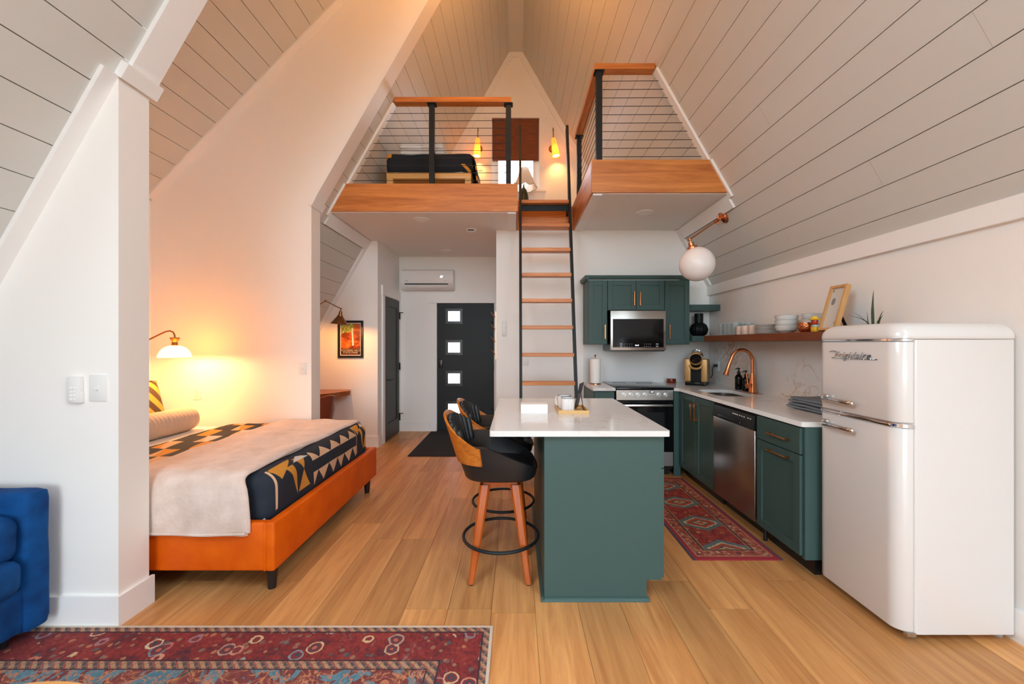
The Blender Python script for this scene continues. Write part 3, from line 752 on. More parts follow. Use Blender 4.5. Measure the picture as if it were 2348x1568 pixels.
# ---- baseboards
def bb(name, x0, x1, y0, y1, label): return struct(name, MB().box(x0, x1, y0, y1, 0, 0.145), 'trim_paint', label=label)
bb('baseboard_near', -3.1, -XP + 0.016, YN0 - 0.016, YN0, 'white baseboard on the sofa wall')
bb('baseboard_end', -XP, -XP + 0.016, YN0, YN1 + 0.016, 'white baseboard on the near wall end')
bb('baseboard_far', -XP, -XP + 0.016, YS0, YS1 + 0.016, 'white baseboard on the far wall end')
bb('baseboard_bed', -3.46, -XP, YS0 - 0.014, YS0, 'white baseboard behind the bed')
bb('baseboard_alcove', XK, -1.814, 5.354, 5.37, 'white baseboard below the poster')
bb('baseboard_closet', -1.83, -1.814, 5.37, 5.49, 'white baseboard beside the closet door')
bb('baseboard_entry', -1.83, -1.345, YG - 0.016, YG, 'white baseboard beside the entrance door')
bb('baseboard_kitchen', -0.236, 0.79, YB - 0.016, YB, 'white baseboard behind the ladder')
bb('baseboard_right', XR - 0.016, XR, YF, 2.36, 'white baseboard beside the refrigerator')

# ---- entrance door with four small panes
d1 = thing('door_1', (-0.79, YG + 0.03, 0), 'charcoal entrance door with four small square panes', 'door', kind='structure')
zs = [(1.71, 1.89), (1.22, 1.40), (0.735, 0.915), (0.265, 0.44)]; wx0, wx1 = -1.075, -0.865
MB().prism([(DX0 + 0.004, 0.015), (DX1 - 0.004, 0.015), (DX1 - 0.004, DZ - 0.004), (DX0 + 0.004, DZ - 0.004)], YG + 0.005, YG + 0.05,
           holes=[[(wx0, a), (wx1, a), (wx1, b), (wx0, b)] for a, b in zs]).build('door_leaf', 'door_charcoal', d1, smooth=0)
for a, b in zs:
    fr = MB().prism([(wx0 - 0.028, a - 0.028), (wx1 + 0.028, a - 0.028), (wx1 + 0.028, b + 0.028), (wx0 - 0.028, b + 0.028)], YG - 0.008, YG + 0.006,
               holes=[[(wx0 + 0.012, a + 0.012), (wx1 - 0.012, a + 0.012), (wx1 - 0.012, b - 0.012), (wx0 + 0.012, b - 0.012)]]).build('pane_frame', 'black_plastic', d1, smooth=0)
    MB().box(wx0, wx1, YG + 0.024, YG + 0.03, a, b).build('pane', 'frosted_pane', fr, smooth=0)
MB().box(-1.212, -1.145, YG - 0.02, YG + 0.006, 0.995, 1.125, 0.012).build('keypad_lock', 'black_plastic', d1)
kn = MB().lathe([(0.0, -0.062), (0.018, -0.060), (0.029, -0.048), (0.029, -0.036), (0.014, -0.028), (0.014, -0.008), (0.034, -0.006), (0.034, 0.004)], (-1.178, YG, 0.905), 20, Matrix.Rotation(-PI / 2, 4, 'X') @ Matrix.Scale(-1, 4, (0, 0, 1)) ) .build('door_knob', 'black_metal', d1)
for z in (1.78, 1.0, 0.22): MB().box(DX1 - 0.006, DX1 + 0.008, YG - 0.012, YG + 0.004, z - 0.05, z + 0.05, 0.002).build('hinge', 'black_metal', d1)
for z in (1.70, 0.34): MB().tube([(DX1, YG - 0.014, z), (DX1 - 0.045, YG - 0.02, z)], 0.007, 8).build('door_stop', 'black_metal', d1)
struct('trim_29', MB().box(DX0 - 0.10, DX0 - 0.002, YG - 0.02, YG, 0, DZ), 'trim_paint', label='white casing on the latch side of the entrance door')
struct('trim_30', MB().box(DX1 + 0.002, -0.238, YG - 0.02, YG, 0, DZ), 'trim_paint', label='white casing on the hinge side of the entrance door')
struct('trim_31', MB().box(DX0 - 0.12, -0.238, YG - 0.024, YG, DZ + 0.002, DZ + 0.15), 'trim_paint', label='white head casing above the entrance door')
struct('trim_32', MB().box(DX0, DX1, YG - 0.015, YG + 0.10, 0.0, 0.014), 'black_metal', label='dark threshold of the entrance door')

# ---- closet door on the hall wall (faces +X)
d2 = thing('door_2', (-1.825, 5.95, 0), 'grey panelled closet door in the entrance hall', 'door', kind='structure')
cy0, cy1 = 5.62, 6.27
MB().box(-1.832, -1.815, cy0, cy1, 0.012, 2.02).build('door_leaf', 'door_grey', d2, smooth=0)
for a, b, c, d in ((cy0, cy0 + 0.10, 0.012, 2.02), (cy1 - 0.10, cy1, 0.012, 2.02), (cy0 + 0.1, cy1 - 0.1, 1.90, 2.02), (cy0 + 0.1, cy1 - 0.1, 0.012, 0.24)):
    MB().box(-1.816, -1.803, a, b, c, d, 0.002, 1).build('door_rail', 'door_grey', d2, smooth=0)
for z in (1.80, 1.02, 0.24):
    hg = MB().box(-1.81, -1.79, cy1 - 0.004, cy1 + 0.016, z - 0.055, z + 0.055, 0.002, 1).build('hinge', 'black_metal', d2)
    if z != 1.02: MB().tube([(-1.79, cy1 + 0.006, z + 0.05), (-1.745, cy1 + 0.006, z + 0.05)], 0.006, 8).build('door_stop', 'black_metal', hg)
MB().tube([(-1.80, cy0 + 0.05, 0.86), (-1.755, cy0 + 0.05, 0.86), (-1.752, cy0 + 0.16, 0.86)], 0.010, 8).build('lever_handle', 'black_metal', d2)
struct('trim_33', MB().box(-1.83, -1.808, cy0 - 0.095, cy0 - 0.004, 0, 2.03), 'trim_paint', label='white casing on the near side of the closet door')
struct('trim_34', MB().box(-1.83, -1.808, cy1 + 0.004, YG - 0.02, 0, 2.03), 'trim_paint', label='white casing on the far side of the closet door')
struct('trim_35', MB().box(-1.83, -1.805, cy0 - 0.11, YG - 0.02, 2.032, 2.17), 'trim_paint', label='white head casing above the closet door')

# ---- loft window
w1 = thing('window_1', (-0.005, YG + 0.05, WZ0), 'small white loft window in the gable', 'window', kind='structure')
def ring(mb, x0, x1, z0, z1, t, y0, y1): return mb.prism([(x0, z0), (x1, z0), (x1, z1), (x0, z1)], y0, y1, 'y', [[(x0 + t, z0 + t), (x1 - t, z0 + t), (x1 - t, z1 - t), (x0 + t, z1 - t)]])
ring(MB(), WX0 + 0.001, WX1 - 0.001, WZ0 + 0.001, WZ1 - 0.001, 0.05, YG + 0.04, YG + 0.12).build('window_frame', 'trim_paint', w1, smooth=0)
ring(MB(), DX0 - 0.001, DX1 + 0.001, 0.0, DZ + 0.001, 0.03, YG + 0.048, YG + 0.10).build('door_jamb', 'trim_paint', d1, smooth=0)
s_ = ring(MB(), WX0 + 0.051, WX1 - 0.051, WZ0 + 0.051, 4.36, 0.045, YG + 0.055, YG + 0.09).build('sash', 'trim_paint', w1, smooth=0)
MB().box(WX0 + 0.09, WX1 - 0.09, YG + 0.07, YG + 0.075, WZ0 + 0.09, 4.33).build('pane', 'pane_glass', s_, smooth=0)
s2_ = ring(MB(), WX0 + 0.051, WX1 - 0.051, 4.34, WZ1 - 0.051, 0.045, YG + 0.09, YG + 0.118).build('sash', 'trim_paint', w1, smooth=0)
MB().box(WX0 + 0.09, WX1 - 0.09, YG + 0.10, YG + 0.105, 4.38, WZ1 - 0.09).build('pane', 'pane_glass', s2_, smooth=0)
MB().box(WX0 - 0.10, WX1 + 0.10, YG - 0.05, YG + 0.045, WZ0 - 0.03, WZ0 + 0.0).build('window_sill', 'trim_paint', w1, smooth=0)
MB().box(WX0 - 0.08, WX1 + 0.08, YG - 0.02, YG, WZ0 - 0.16, WZ0 - 0.03).build('window_apron', 'trim_paint', w1, smooth=0)
for a, b in ((WX0 - 0.10, WX0), (WX1, WX1 + 0.10)): MB().box(a, b, YG - 0.02, YG, WZ0, WZ1).build('window_casing', 'trim_paint', w1, smooth=0)
MB().box(WX0 - 0.12, WX1 + 0.12, YG - 0.022, YG, WZ1, WZ1 + 0.11).build('window_casing', 'trim_paint', w1, smooth=0)

# ---- bare tree outside the loft window
tr = thing('bare_tree', (1.3, 10.0, -0.3), 'leafless tree seen through the loft window', 'tree')
MB().tube([(1.3, 10, -0.35), (1.28, 10, 2.0), (1.2, 10, 4.2), (1.15, 10, 6.5), (1.1, 10, 9.0)], [0.16, 0.13, 0.09, 0.06, 0.03], 8).build('trunk', 'bark', tr)
rb = random.Random(3)
for i in range(16):
    z = 3.6 + i * 0.24; p = Vector((1.2, 10, z)); d = Vector((-1.0, rb.uniform(-0.6, 0.4), rb.uniform(0.1, 0.9))); pts = [p]
    for q in range(6): p = p + d * 0.28; d = d + Vector((rb.uniform(-0.3, 0.3), 0, rb.uniform(-0.35, 0.3))); pts.append(p.copy())
    br = MB().tube(pts, [0.022, 0.016, 0.012, 0.009, 0.007, 0.005, 0.003], 5)
    for q in (1, 2, 3, 4): br.tube([pts[q], pts[q] + Vector((rb.uniform(-0.3, 0), 0, rb.uniform(-0.3, 0.35))), pts[q] + Vector((rb.uniform(-0.6, -0.2), 0, rb.uniform(-0.5, 0.6)))], [0.007, 0.005, 0.002], 4)
    br.build('branch', 'bark', tr)
# ================================================================ KITCHEN
def shaker(parent, axis, face, a0, a1, z0, z1, t=0.020, rail=0.055, out=-1, name='door', mat='green_paint'):
    """A shaker front; axis 'y': face plane at y=face spanning x a0..a1; axis 'x': plane at x=face spanning y. out = outward sign."""
    def bx(mb, u0, u1, w0, w1, d0, d1, r=0.0015):
        lo, hi = sorted((face + out * d0, face + out * d1))
        return mb.box(u0, u1, lo, hi, w0, w1, r, 1) if axis == 'y' else mb.box(lo, hi, u0, u1, w0, w1, r, 1)
    p = bx(MB(), a0 + rail * 0.8, a1 - rail * 0.8, z0 + rail * 0.8, z1 - rail * 0.8, 0.0, t * 0.5, 0).build(name, mat, parent, smooth=0)
    mb = MB()
    bx(mb, a0, a0 + rail, z0, z1, 0, t); bx(mb, a1 - rail, a1, z0, z1, 0, t)
    bx(mb, a0 + rail, a1 - rail, z1 - rail, z1, 0, t); bx(mb, a0 + rail, a1 - rail, z0, z0 + rail, 0, t)
    mb.build('door_frame', mat, p, smooth=0)
    return p
def slabfront(parent, axis, face, a0, a1, z0, z1, t=0.020, out=-1, name='drawer_front', mat='green_paint'):
    lo, hi = sorted((face, face + out * t)); mb = MB()
    mb.box(a0, a1, lo, hi, z0, z1, 0.0015, 1) if axis == 'y' else mb.box(lo, hi, a0, a1, z0, z1, 0.0015, 1)
    return mb.build(name, mat, parent, smooth=0)
def pull(parent, p0, p1, out, r=0.0055, mat='copper_bright'):
    """Square bar pull between two posts; out = vector away from the front."""
    p0, p1, out = Vector(p0), Vector(p1), Vector(out); d = (p1 - p0).normalized()
    mb = MB()
    for q in (p0, p1): mb.cyl(q, q + out, r, r, 4, True, PI / 4)
    mb.cyl(p0 + out - d * r, p1 + out + d * r, r * 1.15, r * 1.15, 4, True, PI / 4)
    return mb.build('pull_handle', mat, parent, smooth=0)

# ---- island
isl = thing('kitchen_island', (0.46, 2.78, 0), 'muted green kitchen island cabinet under the white quartz top', 'island')
MB().prism([(0.152, 0.0), (0.700, 0.0), (0.700, 0.108), (0.777, 0.108), (0.777, 0.882), (0.152, 0.882)], 2.172, 3.39).build('cabinet_body', 'green_paint', isl, smooth=0)
for a, b in ((2.176, 2.78), (2.784, 3.386)):
    f = slabfront(isl, 'x', 0.777, a, b, 0.705, 0.876, 0.018, 1); pull(f, (0.795, (a + b) / 2 - 0.07, 0.79), (0.795, (a + b) / 2 + 0.07, 0.79), (0.028, 0, 0))
    f = shaker(isl, 'x', 0.777, a, b, 0.118, 0.700, 0.018, out=1); pull(f, (0.795, (a + b) / 2 - 0.07, 0.62), (0.795, (a + b) / 2 + 0.07, 0.62), (0.028, 0, 0))
def qround(mb, p0, p1, out, r=0.019):
    p0, p1, out = Vector(p0), Vector(p1), Vector(out); n = 5; vs = []
    for p in (p0, p1):
        vs.append(p); vs += [p + out * (r * math.cos(PI / 2 * k / n)) + Vector((0, 0, r * math.sin(PI / 2 * k / n))) for k in range(n + 1)]
    m = n + 2; fs = [(i, (i + 1) % m, m + (i + 1) % m, m + i) for i in range(m)] + [tuple(range(m)), tuple(range(2 * m - 1, m - 1, -1))]
    return mb.add(vs, fs)
qround(MB(), (0.134, 2.172, 0), (0.712, 2.172, 0), (0, -1, 0)).build('base_moulding', 'green_paint', isl)
qround(MB(), (0.152, 2.155, 0), (0.152, 3.40, 0), (-1, 0, 0)).build('base_moulding', 'green_paint', isl)
MB().vbox(-0.14, 0.816, 2.142, 3.417, 0.882, 0.912, 0.012, 3).build('island_countertop', 'quartz', None, 'white quartz island countertop with faint rust veins', 'countertop', smooth=30)

# ---- island things
MB().box(0.032, 0.210, 2.674, 2.765, 0.912, 0.972, 0.002, 1).build('napkin_box', 'paper_white', None, 'low plain white box on the island top', 'box')
ty = thing('serving_tray', (0.38, 2.795, 0.912), 'small wooden tray under the enamel mugs', 'tray')
MB().box(0.285, 0.475, 2.665, 2.925, 0.912, 0.918).build('tray_base', 'bamboo', ty, smooth=0)
for q in ((0.279, 0.287, 2.66, 2.93), (0.473, 0.481, 2.66, 2.93), (0.287, 0.473, 2.66, 2.668), (0.287, 0.473, 2.922, 2.93)):
    MB().box(*q, 0.912, 0.934, 0.001, 1).build('tray_rim', 'bamboo', ty, smooth=0)
def mug(x, y, z, ang, label):
    t = thing('enamel_mug', (x, y, z), label, 'mug', 'enamel mugs on the island tray')
    MB().lathe([(0.0, 0.0), (0.040, 0.0), (0.044, 0.004), (0.046, 0.084), (0.0465, 0.088), (0.0435, 0.087), (0.042, 0.008), (0.0, 0.006)], (x, y, z), 28).build('cup', 'ceramic_white', t)
    MB().tube([(x + 0.0458 * math.cos(2 * PI * k / 28), y + 0.0458 * math.sin(2 * PI * k / 28), z + 0.088) for k in range(28)], 0.0016, 6, closed=True).build('rim', 'black_metal', t)
    dx, dy = math.cos(ang), math.sin(ang); o = 0.044
    prof = [(o, 0.076), (o + 0.022, 0.078), (o + 0.031, 0.066), (o + 0.031, 0.032), (o + 0.022, 0.014), (o, 0.012)]
    MB().tube([(x + dx * r, y + dy * r, z + h) for r, h in prof], 0.0052, 8).build('handle', 'ceramic_white', t)
mug(0.352, 2.745, 0.918, -PI / 2, 'white enamel mug at the front of the tray')
mug(0.341, 2.865, 0.918, PI * 0.75, 'white enamel mug at the back of the tray')
sg = thing('easel_sign', (0.43, 2.78, 0.918), 'black dotted card on a wire easel on the tray', 'sign')
Ms = Matrix.Translation((0.412, 2.80, 0.918)) @ Matrix.Rotation(math.radians(-20), 4, 'Z') @ Matrix.Rotation(math.radians(13), 4, 'Y')
MB().box(-0.004, 0.004, -0.055, 0.055, 0.012, 0.19, 0.002, 1, Ms).build('card', 'dotted_black', sg)
MB().tube([Ms @ Vector((0.006, 0, 0.13)), (0.462, 2.78, 0.921), (0.468, 2.75, 0.921)], 0.0025, 6).tube([(0.455, 2.78, 0.945), Ms @ Vector((0.006, 0, 0.03))], 0.0022, 6).tube([Ms @ Vector((0, -0.03, 0.014)), Ms @ Vector((-0.02, -0.03, 0.004)), Ms @ Vector((0.0, 0.03, 0.004))], 0.0022, 6).build('easel', 'black_metal', sg)

# ---- right-hand base run
XF, XC = 1.705, 1.68
sb = thing('sink_cabinet', (2.0, 3.83, 0), 'dark green two-door cabinet under the sink', 'cabinet')
MB().box(XF, 2.30, 3.462, 3.50, 0.10, 0.882).box(XF, 2.30, 4.16, 4.20, 0.10, 0.882).box(XF + 0.02, 2.30, 3.50, 4.16, 0.10, 0.13).box(2.28, 2.30, 3.5, 4.16, 0.13, 0.882).box(XF, XF + 0.02, 3.5, 4.16, 0.80, 0.882).build('cabinet_body', 'green_paint', sb, smooth=0)
MB().box(1.775, 1.79, 3.462, 4.2, 0, 0.10).build('toe_kick', 'black_plastic', sb, smooth=0)
d = shaker(sb, 'x', XF, 3.466, 3.805, 0.115, 0.872); pull(d, (1.685, 3.77, 0.655), (1.685, 3.77, 0.80), (-0.03, 0, 0))
d = shaker(sb, 'x', XF, 3.809, 4.17, 0.115, 0.872); pull(d, (1.685, 3.85, 0.655), (1.685, 3.85, 0.80), (-0.03, 0, 0))
MB().box(1.637, 1.705, 4.2, 4.22, 0.0, 0.882).build('corner_filler', 'green_paint', None, 'narrow dark green filler panel beside the range', 'panel', smooth=0)
dc = thing('drawer_cabinet', (2.0, 2.62, 0), 'dark green cabinet with one drawer and one door next to the refrigerator', 'cabinet')
MB().box(XF, 2.30, 2.402, 2.845, 0.10, 0.882).build('cabinet_body', 'green_paint', dc, smooth=0)
MB().box(1.775, 2.28, 2.41, 2.84, 0, 0.10).build('toe_kick', 'black_plastic', dc, smooth=0)
MB().box(1.70, 2.30, 2.384, 2.401, 0.10, 0.882).build('end_panel', 'green_paint', dc, smooth=0)
MB().cyl((1.74, 2.83, 0.0), (1.74, 2.83, 0.10), 0.013, 0.010, 10).build('leveling_foot', 'black_plastic', dc)
d = slabfront(dc, 'x', XF, 2.408, 2.838, 0.715, 0.872); pull(d, (1.685, 2.50, 0.782), (1.685, 2.68, 0.782), (-0.03, 0, 0))
d = shaker(dc, 'x', XF, 2.408, 2.838, 0.115, 0.708); pull(d, (1.685, 2.50, 0.672), (1.685, 2.68, 0.672), (-0.03, 0, 0))
bc = thing('base_cabinet', (0.92, 4.5, 0), 'narrow dark green base cabinet between ladder and range', 'cabinet')
MB().box(0.815, 1.03, 4.245, 4.868, 0.10, 0.882).build('cabinet_body', 'green_paint', bc, smooth=0)
MB().box(0.82, 1.03, 4.32, 4.868, 0, 0.10).build('toe_kick', 'black_plastic', bc, smooth=0)
slabfront(bc, 'y', 4.245, 0.819, 1.026, 0.72, 0.872); shaker(bc, 'y', 4.245, 0.819, 1.026, 0.115, 0.71, rail=0.045)
MB().vbox(0.800, 1.034, 4.20, 4.868, 0.882, 0.912, 0.006, 2).build('short_countertop', 'quartz', None, 'short white quartz countertop under the paper towel', 'countertop')
# L-shaped worktop with the sink cut-out
def rrect(x0, x1, y0, y1, r, n=6):
    out = []
    for cx, cy, a0 in ((x0 + r, y0 + r, 180), (x1 - r, y0 + r, 270), (x1 - r, y1 - r, 0), (x0 + r, y1 - r, 90)):
        out += [(cx + r * math.cos(math.radians(a0 + 90 * k / n)), cy + r * math.sin(math.radians(a0 + 90 * k / n))) for k in range(n + 1)]
    return out
MB().prism([(1.70, 2.386), (2.318, 2.386), (2.318, 4.868), (1.636, 4.868), (1.636, 4.20), (1.660, 4.18), (XC, 4.15), (XC, 2.40), (1.686, 2.390)], 0.882, 0.912, 'z', [rrect(1.79, 2.13, 3.54, 4.06, 0.09)]).build('kitchen_countertop', 'quartz', None, 'long white quartz countertop around the sink', 'countertop')
sk = MB(); n = 28; lv = []
for z, g in ((0.8815, -0.004), (0.87, -0.004), (0.74, -0.010), (0.715, 0.03), (0.712, 0.12)):
    lp = rrect(1.79 + g, 2.13 - g, 3.54 + g, 4.06 - g, max(0.09 - g * 0.5, 0.03)); lv.append([(x, y, z) for x, y in lp])
m = len(lv[0]); sk.add([p for l in lv for p in l], [(i * m + k, i * m + (k + 1) % m, (i + 1) * m + (k + 1) % m, (i + 1) * m + k) for i in range(4) for k in range(m)] + [tuple(range(4 * m, 5 * m))])
snk = thing('sink_basin', (1.96, 3.8, 0.712), 'stainless undermount sink set into the worktop', 'sink')
sk.build('basin', 'steel_basin', snk)
MB().lathe([(0.0, 0.0), (0.03, 0.0), (0.042, 0.004), (0.045, 0.001)], (1.96, 3.8, 0.713), 20).build('drain', 'brushed_silver', snk)
struct('trim_36', MB().box(0.806, XR, YB - 0.012, YB, 0.912, 1.395), 'quartz_splash', label='quartz backsplash behind the range')
struct('trim_37', MB().box(XR - 0.012, XR, 2.39, YB - 0.012, 0.912, 1.392), 'quartz_splash', label='quartz backsplash behind the faucet')

# ---- dishwasher
dw = thing('dishwasher', (2.0, 3.155, 0), 'stainless dishwasher with a black control strip', 'dishwasher')
MB().box(1.735, 2.29, 2.862, 3.452, 0.10, 0.872).build('tub_body', 'black_plastic', dw, smooth=0)
MB().box(1.682, 1.735, 2.858, 3.456, 0.115, 0.758, 0.004, 2).build('door', 'stainless', dw)
cp = MB().prism([(1.672, 0.764), (1.735, 0.764), (1.735, 0.872), (1.700, 0.872), (1.684, 0.858)], 2.858, 3.456, 'y').build('control_panel', 'black_plastic', dw, smooth=0)
Mt = Matrix.Translation((1.6755, 3.14, 0.835)) @ Matrix(((0, 0, -1, 0), (-1, 0, 0, 0), (0, 1, 0, 0), (0, 0, 0, 1))) @ Matrix.Rotation(math.radians(-6), 4, 'X')
MB().text('FRIGIDAIRE', 0.012, Mt, 0.0004, align='LEFT').build('brand_lettering', 'ink_white', cp, smooth=0)
mb = MB()
for yy in (2.98, 3.01, 3.04, 3.07, 2.90, 2.93): mb.box(1.6745, 1.678, yy - 0.006, yy + 0.006, 0.832, 0.837)
mb.build('button_marks', 'ink_white', cp, kind='stuff', smooth=0)
MB().box(1.664, 1.676, 3.02, 3.36, 0.772, 0.79, 0.004, 2).build('grip_recess', 'black_plastic', cp)
MB().box(1.79, 1.80, 2.862, 3.452, 0.0, 0.11).build('toe_kick', 'black_plastic', dw, smooth=0)

# ---- range
rg = thing('electric_range', (1.335, 4.5, 0), 'stainless electric range with black glass cooktop', 'range')
MB().box(1.040, 1.630, 4.235, 4.855, 0.06, 0.895).build('oven_body', 'black_plastic', rg, smooth=0)
MB().box(1.036, 1.634, 4.19, 4.857, 0.895, 0.918, 0.004, 2).build('cooktop', 'black_gloss', rg)
pn = MB().box(1.038, 1.632, 4.200, 4.236, 0.785, 0.893, 0.003, 1).build('control_panel', 'stainless', rg)
for x in (1.117, 1.190, 1.263, 1.336, 1.480, 1.553):
    kb = MB().cyl((x, 4.200, 0.842), (x, 4.192, 0.842), 0.023, 0.023, 18).cyl((x, 4.192, 0.842), (x, 4.176, 0.842), 0.018, 0.016, 18).build('knob', 'brushed_silver', pn)
    MB().box(x - 0.004, x + 0.004, 4.168, 4.178, 0.824, 0.860, 0.0015, 1).build('knob_grip', 'brushed_silver', kb)
    MB().box(x - 0.004, x + 0.004, 4.1985, 4.2, 0.873, 0.878).build('burner_mark', 'figurine_red', pn, smooth=0)
ds = MB().box(1.385, 1.432, 4.197, 4.2, 0.862, 0.882).build('clock_display', 'black_gloss', pn, smooth=0)
Mf = lambda x, y, z: Matrix.Translation((x, y, z)) @ Matrix.Rotation(PI / 2, 4, 'X')
MB().text('12:19', 0.015, Mf(1.4085, 4.1965, 0.872), 0.0003).build('clock_digits', 'display_blue', ds, smooth=0)
mb = MB()
for x in (1.384, 1.408, 1.432): mb.cyl((x, 4.2, 0.845), (x, 4.1965, 0.845), 0.004, 0.004, 10)
mb.build('clock_buttons', 'ink_white', pn, kind='stuff')
dr = MB().box(1.038, 1.632, 4.206, 4.236, 0.255, 0.780, 0.003, 1).build('oven_door', 'black_gloss', rg)
MB().box(1.13, 1.54, 4.2045, 4.2065, 0.36, 0.66, 0.0005, 1).build('oven_window', 'black_glaze', dr)
MB().box(1.075, 1.610, 4.150, 4.166, 0.724, 0.748, 0.005, 2).box(1.085, 1.105, 4.163, 4.208, 0.728, 0.744).box(1.58, 1.60, 4.163, 4.208, 0.728, 0.744).build('oven_handle', 'brushed_silver', dr)
MB().box(1.038, 1.632, 4.206, 4.236, 0.10, 0.250, 0.003, 1).build('storage_drawer', 'brushed_silver', rg)
MB().box(1.06, 1.61, 4.26, 4.84, 0.0, 0.07).build('plinth', 'black_plastic', rg, smooth=0)
mb = MB()
for x, y, r in ((1.19, 4.38, 0.09), (1.48, 4.38, 0.075), (1.19, 4.68, 0.075), (1.48, 4.68, 0.09)):
    MB().tube([(x + r * math.cos(2 * PI * k / 32), y + r * math.sin(2 * PI * k / 32), 0.9180) for k in range(32)], 0.0008, 4, closed=True).build('burner_ring', 'grey_plastic', rg)
pass

# ---- wall cabinets, crown, microwave
YU = 4.54
def wallcab(x0, x1, z0, z1, label):
    t = thing('wall_cabinet', ((x0 + x1) / 2, 4.7, z0), label, 'cabinet', 'upper kitchen cabinets')
    MB().box(x0, x1, YU, 4.868, z0, z1).build('cabinet_body', 'green_paint', t, smooth=0); return t
wc = wallcab(0.806, 1.020, 1.362, 2.082, 'narrow dark green wall cabinet on the ladder side of the microwave')
d = shaker(wc, 'y', YU, 0.809, 1.017, 1.366, 2.078, rail=0.055); pull(d, (0.988, YU - 0.02, 1.43), (0.988, YU - 0.02, 1.575), (0, -0.03, 0))
wc = wallcab(1.0215, 1.6585, 1.742, 2.082, 'wide dark green two-door wall cabinet above the microwave')
d = shaker(wc, 'y', YU, 1.0245, 1.338, 1.746, 2.078); pull(d, (1.312, YU - 0.02, 1.80), (1.312, YU - 0.02, 1.945), (0, -0.03, 0))
d = shaker(wc, 'y', YU, 1.342, 1.6555, 1.746, 2.078); pull(d, (1.378, YU - 0.02, 1.80), (1.378, YU - 0.02, 1.945), (0, -0.03, 0))
wc = wallcab(1.660, 1.938, 1.362, 2.082, 'tall dark green wall cabinet beside the black vase')
d = shaker(wc, 'y', YU, 1.663, 1.935, 1.366, 2.078); pull(d, (1.705, YU - 0.02, 1.43), (1.705, YU - 0.02, 1.575), (0, -0.03, 0))
cr = MB(); prof = [(0.0, 0.0), (-0.022, 0.0), (-0.034, 0.020), (-0.040, 0.044), (0.0, 0.044)]
cr.prism([(YU - 0.02 + a, 2.083 + b) for a, b in prof], 0.768, 1.976, 'x').prism([(0.806 + a, 2.083 + b) for a, b in prof], YU - 0.055, 4.868, 'y').prism([(1.938 - a, 2.083 + b) for a, b in prof], YU - 0.055, 4.868, 'y')
cr.build('crown_moulding', 'green_paint', None, 'dark green crown moulding along the wall cabinet tops', 'moulding', smooth=0)
mw = thing('microwave', (1.34, 4.65, 1.289), 'stainless over-the-range microwave with black glass door', 'microwave')
MB().box(1.042, 1.640, 4.475, 4.862, 1.292, 1.735).build('oven_body', 'black_plastic', mw, smooth=0)
fr = MB().box(1.038, 1.645, 4.447, 4.476, 1.297, 1.733, 0.004, 2).build('front_frame', 'stainless', mw)
gd = MB().box(1.062, 1.620, 4.4435, 4.449, 1.330, 1.642, 0.002, 1).build('door_glass', 'black_gloss', mw)
MB().box(1.05, 1.63, 4.46, 4.84, 1.286, 1.293).build('vent_underside', 'black_plastic', mw, smooth=0)
MB().text('12:19', 0.020, Mf(1.325, 4.4432, 1.352), 0.0003).build('clock_digits', 'display_blue', gd, smooth=0)
mb = MB()
for r_, z in enumerate((1.366, 1.341)):
    for x in (1.14, 1.535): mb.box(x, x + 0.026, 4.4429, 4.4436, z - 0.005, z + 0.008)
    for x in (1.19, 1.217, 1.244, 1.27, 1.41, 1.432, 1.454, 1.476): mb.box(x - 0.006, x + 0.006, 4.4429, 4.4436, z - 0.001, z + 0.003)
mb.build('keypad_marks', 'grey_plastic', gd, kind='stuff', smooth=0)

# ---- shelves
MB().box(1.939, 2.318, 4.60, 4.868, 1.748, 1.814, 0.001, 1).build('corner_shelf', 'green_paint', None, 'upper dark green corner shelf above the vase', 'shelf', smooth=0)
MB().box(1.939, 2.068, 4.455, 4.857, 1.395, 1.456, 0.001, 1).build('corner_shelf', 'green_paint', None, 'lower dark green corner shelf joined to the wooden shelf', 'shelf', smooth=0)
MB().box(2.070, 2.318, 2.392, 4.857, 1.394, 1.456, 0.002, 1).build('floating_shelf', 'shelf_walnut', None, 'long brown wooden shelf holding dishes', 'shelf', smooth=0)
ZS = 1.4565
vs = thing('ribbed_vase', (2.115, 4.69, ZS), 'black ribbed round vase with straight neck', 'vase')
MB().lathe([(0.0, 0.0), (0.055, 0.0), (0.085, 0.025), (0.100, 0.065), (0.100, 0.085), (0.085, 0.125), (0.06, 0.148), (0.045, 0.155)], (2.115, 4.69, ZS), 72, None, lambda a, r, z: r * (1 - 0.07 * (1 - abs(math.sin(a * 9)) ** 0.7) * min(1, r / 0.08))).build('body', 'black_glaze', vs, smooth=60)
MB().lathe([(0.047, 0.150), (0.047, 0.262), (0.043, 0.262), (0.040, 0.16)], (2.115, 4.69, ZS), 32).build('neck', 'black_glaze', vs)
for i, (x, y) in enumerate(((2.135, 4.195), (2.135, 4.112), (2.135, 4.030), (2.135, 3.945), (2.235, 4.0), (2.235, 3.90), (2.235, 4.10))):
    MB().lathe([(0.0, 0.0), (0.033, 0.0), (0.035, 0.004), (0.035, 0.122), (0.0335, 0.122), (0.0325, 0.010), (0.0, 0.008)], (x, y, ZS), 24).build('tumbler', 'ribbed_tumbler', None, 'ridged clear tumbler in the %s row, %s from the black vase' % (('front', ('first', 'second', 'third', 'fourth')[i]) if i < 4 else ('back', ('second', 'third', 'first')[i - 4])), 'glass', 'glass tumblers on the wooden shelf')
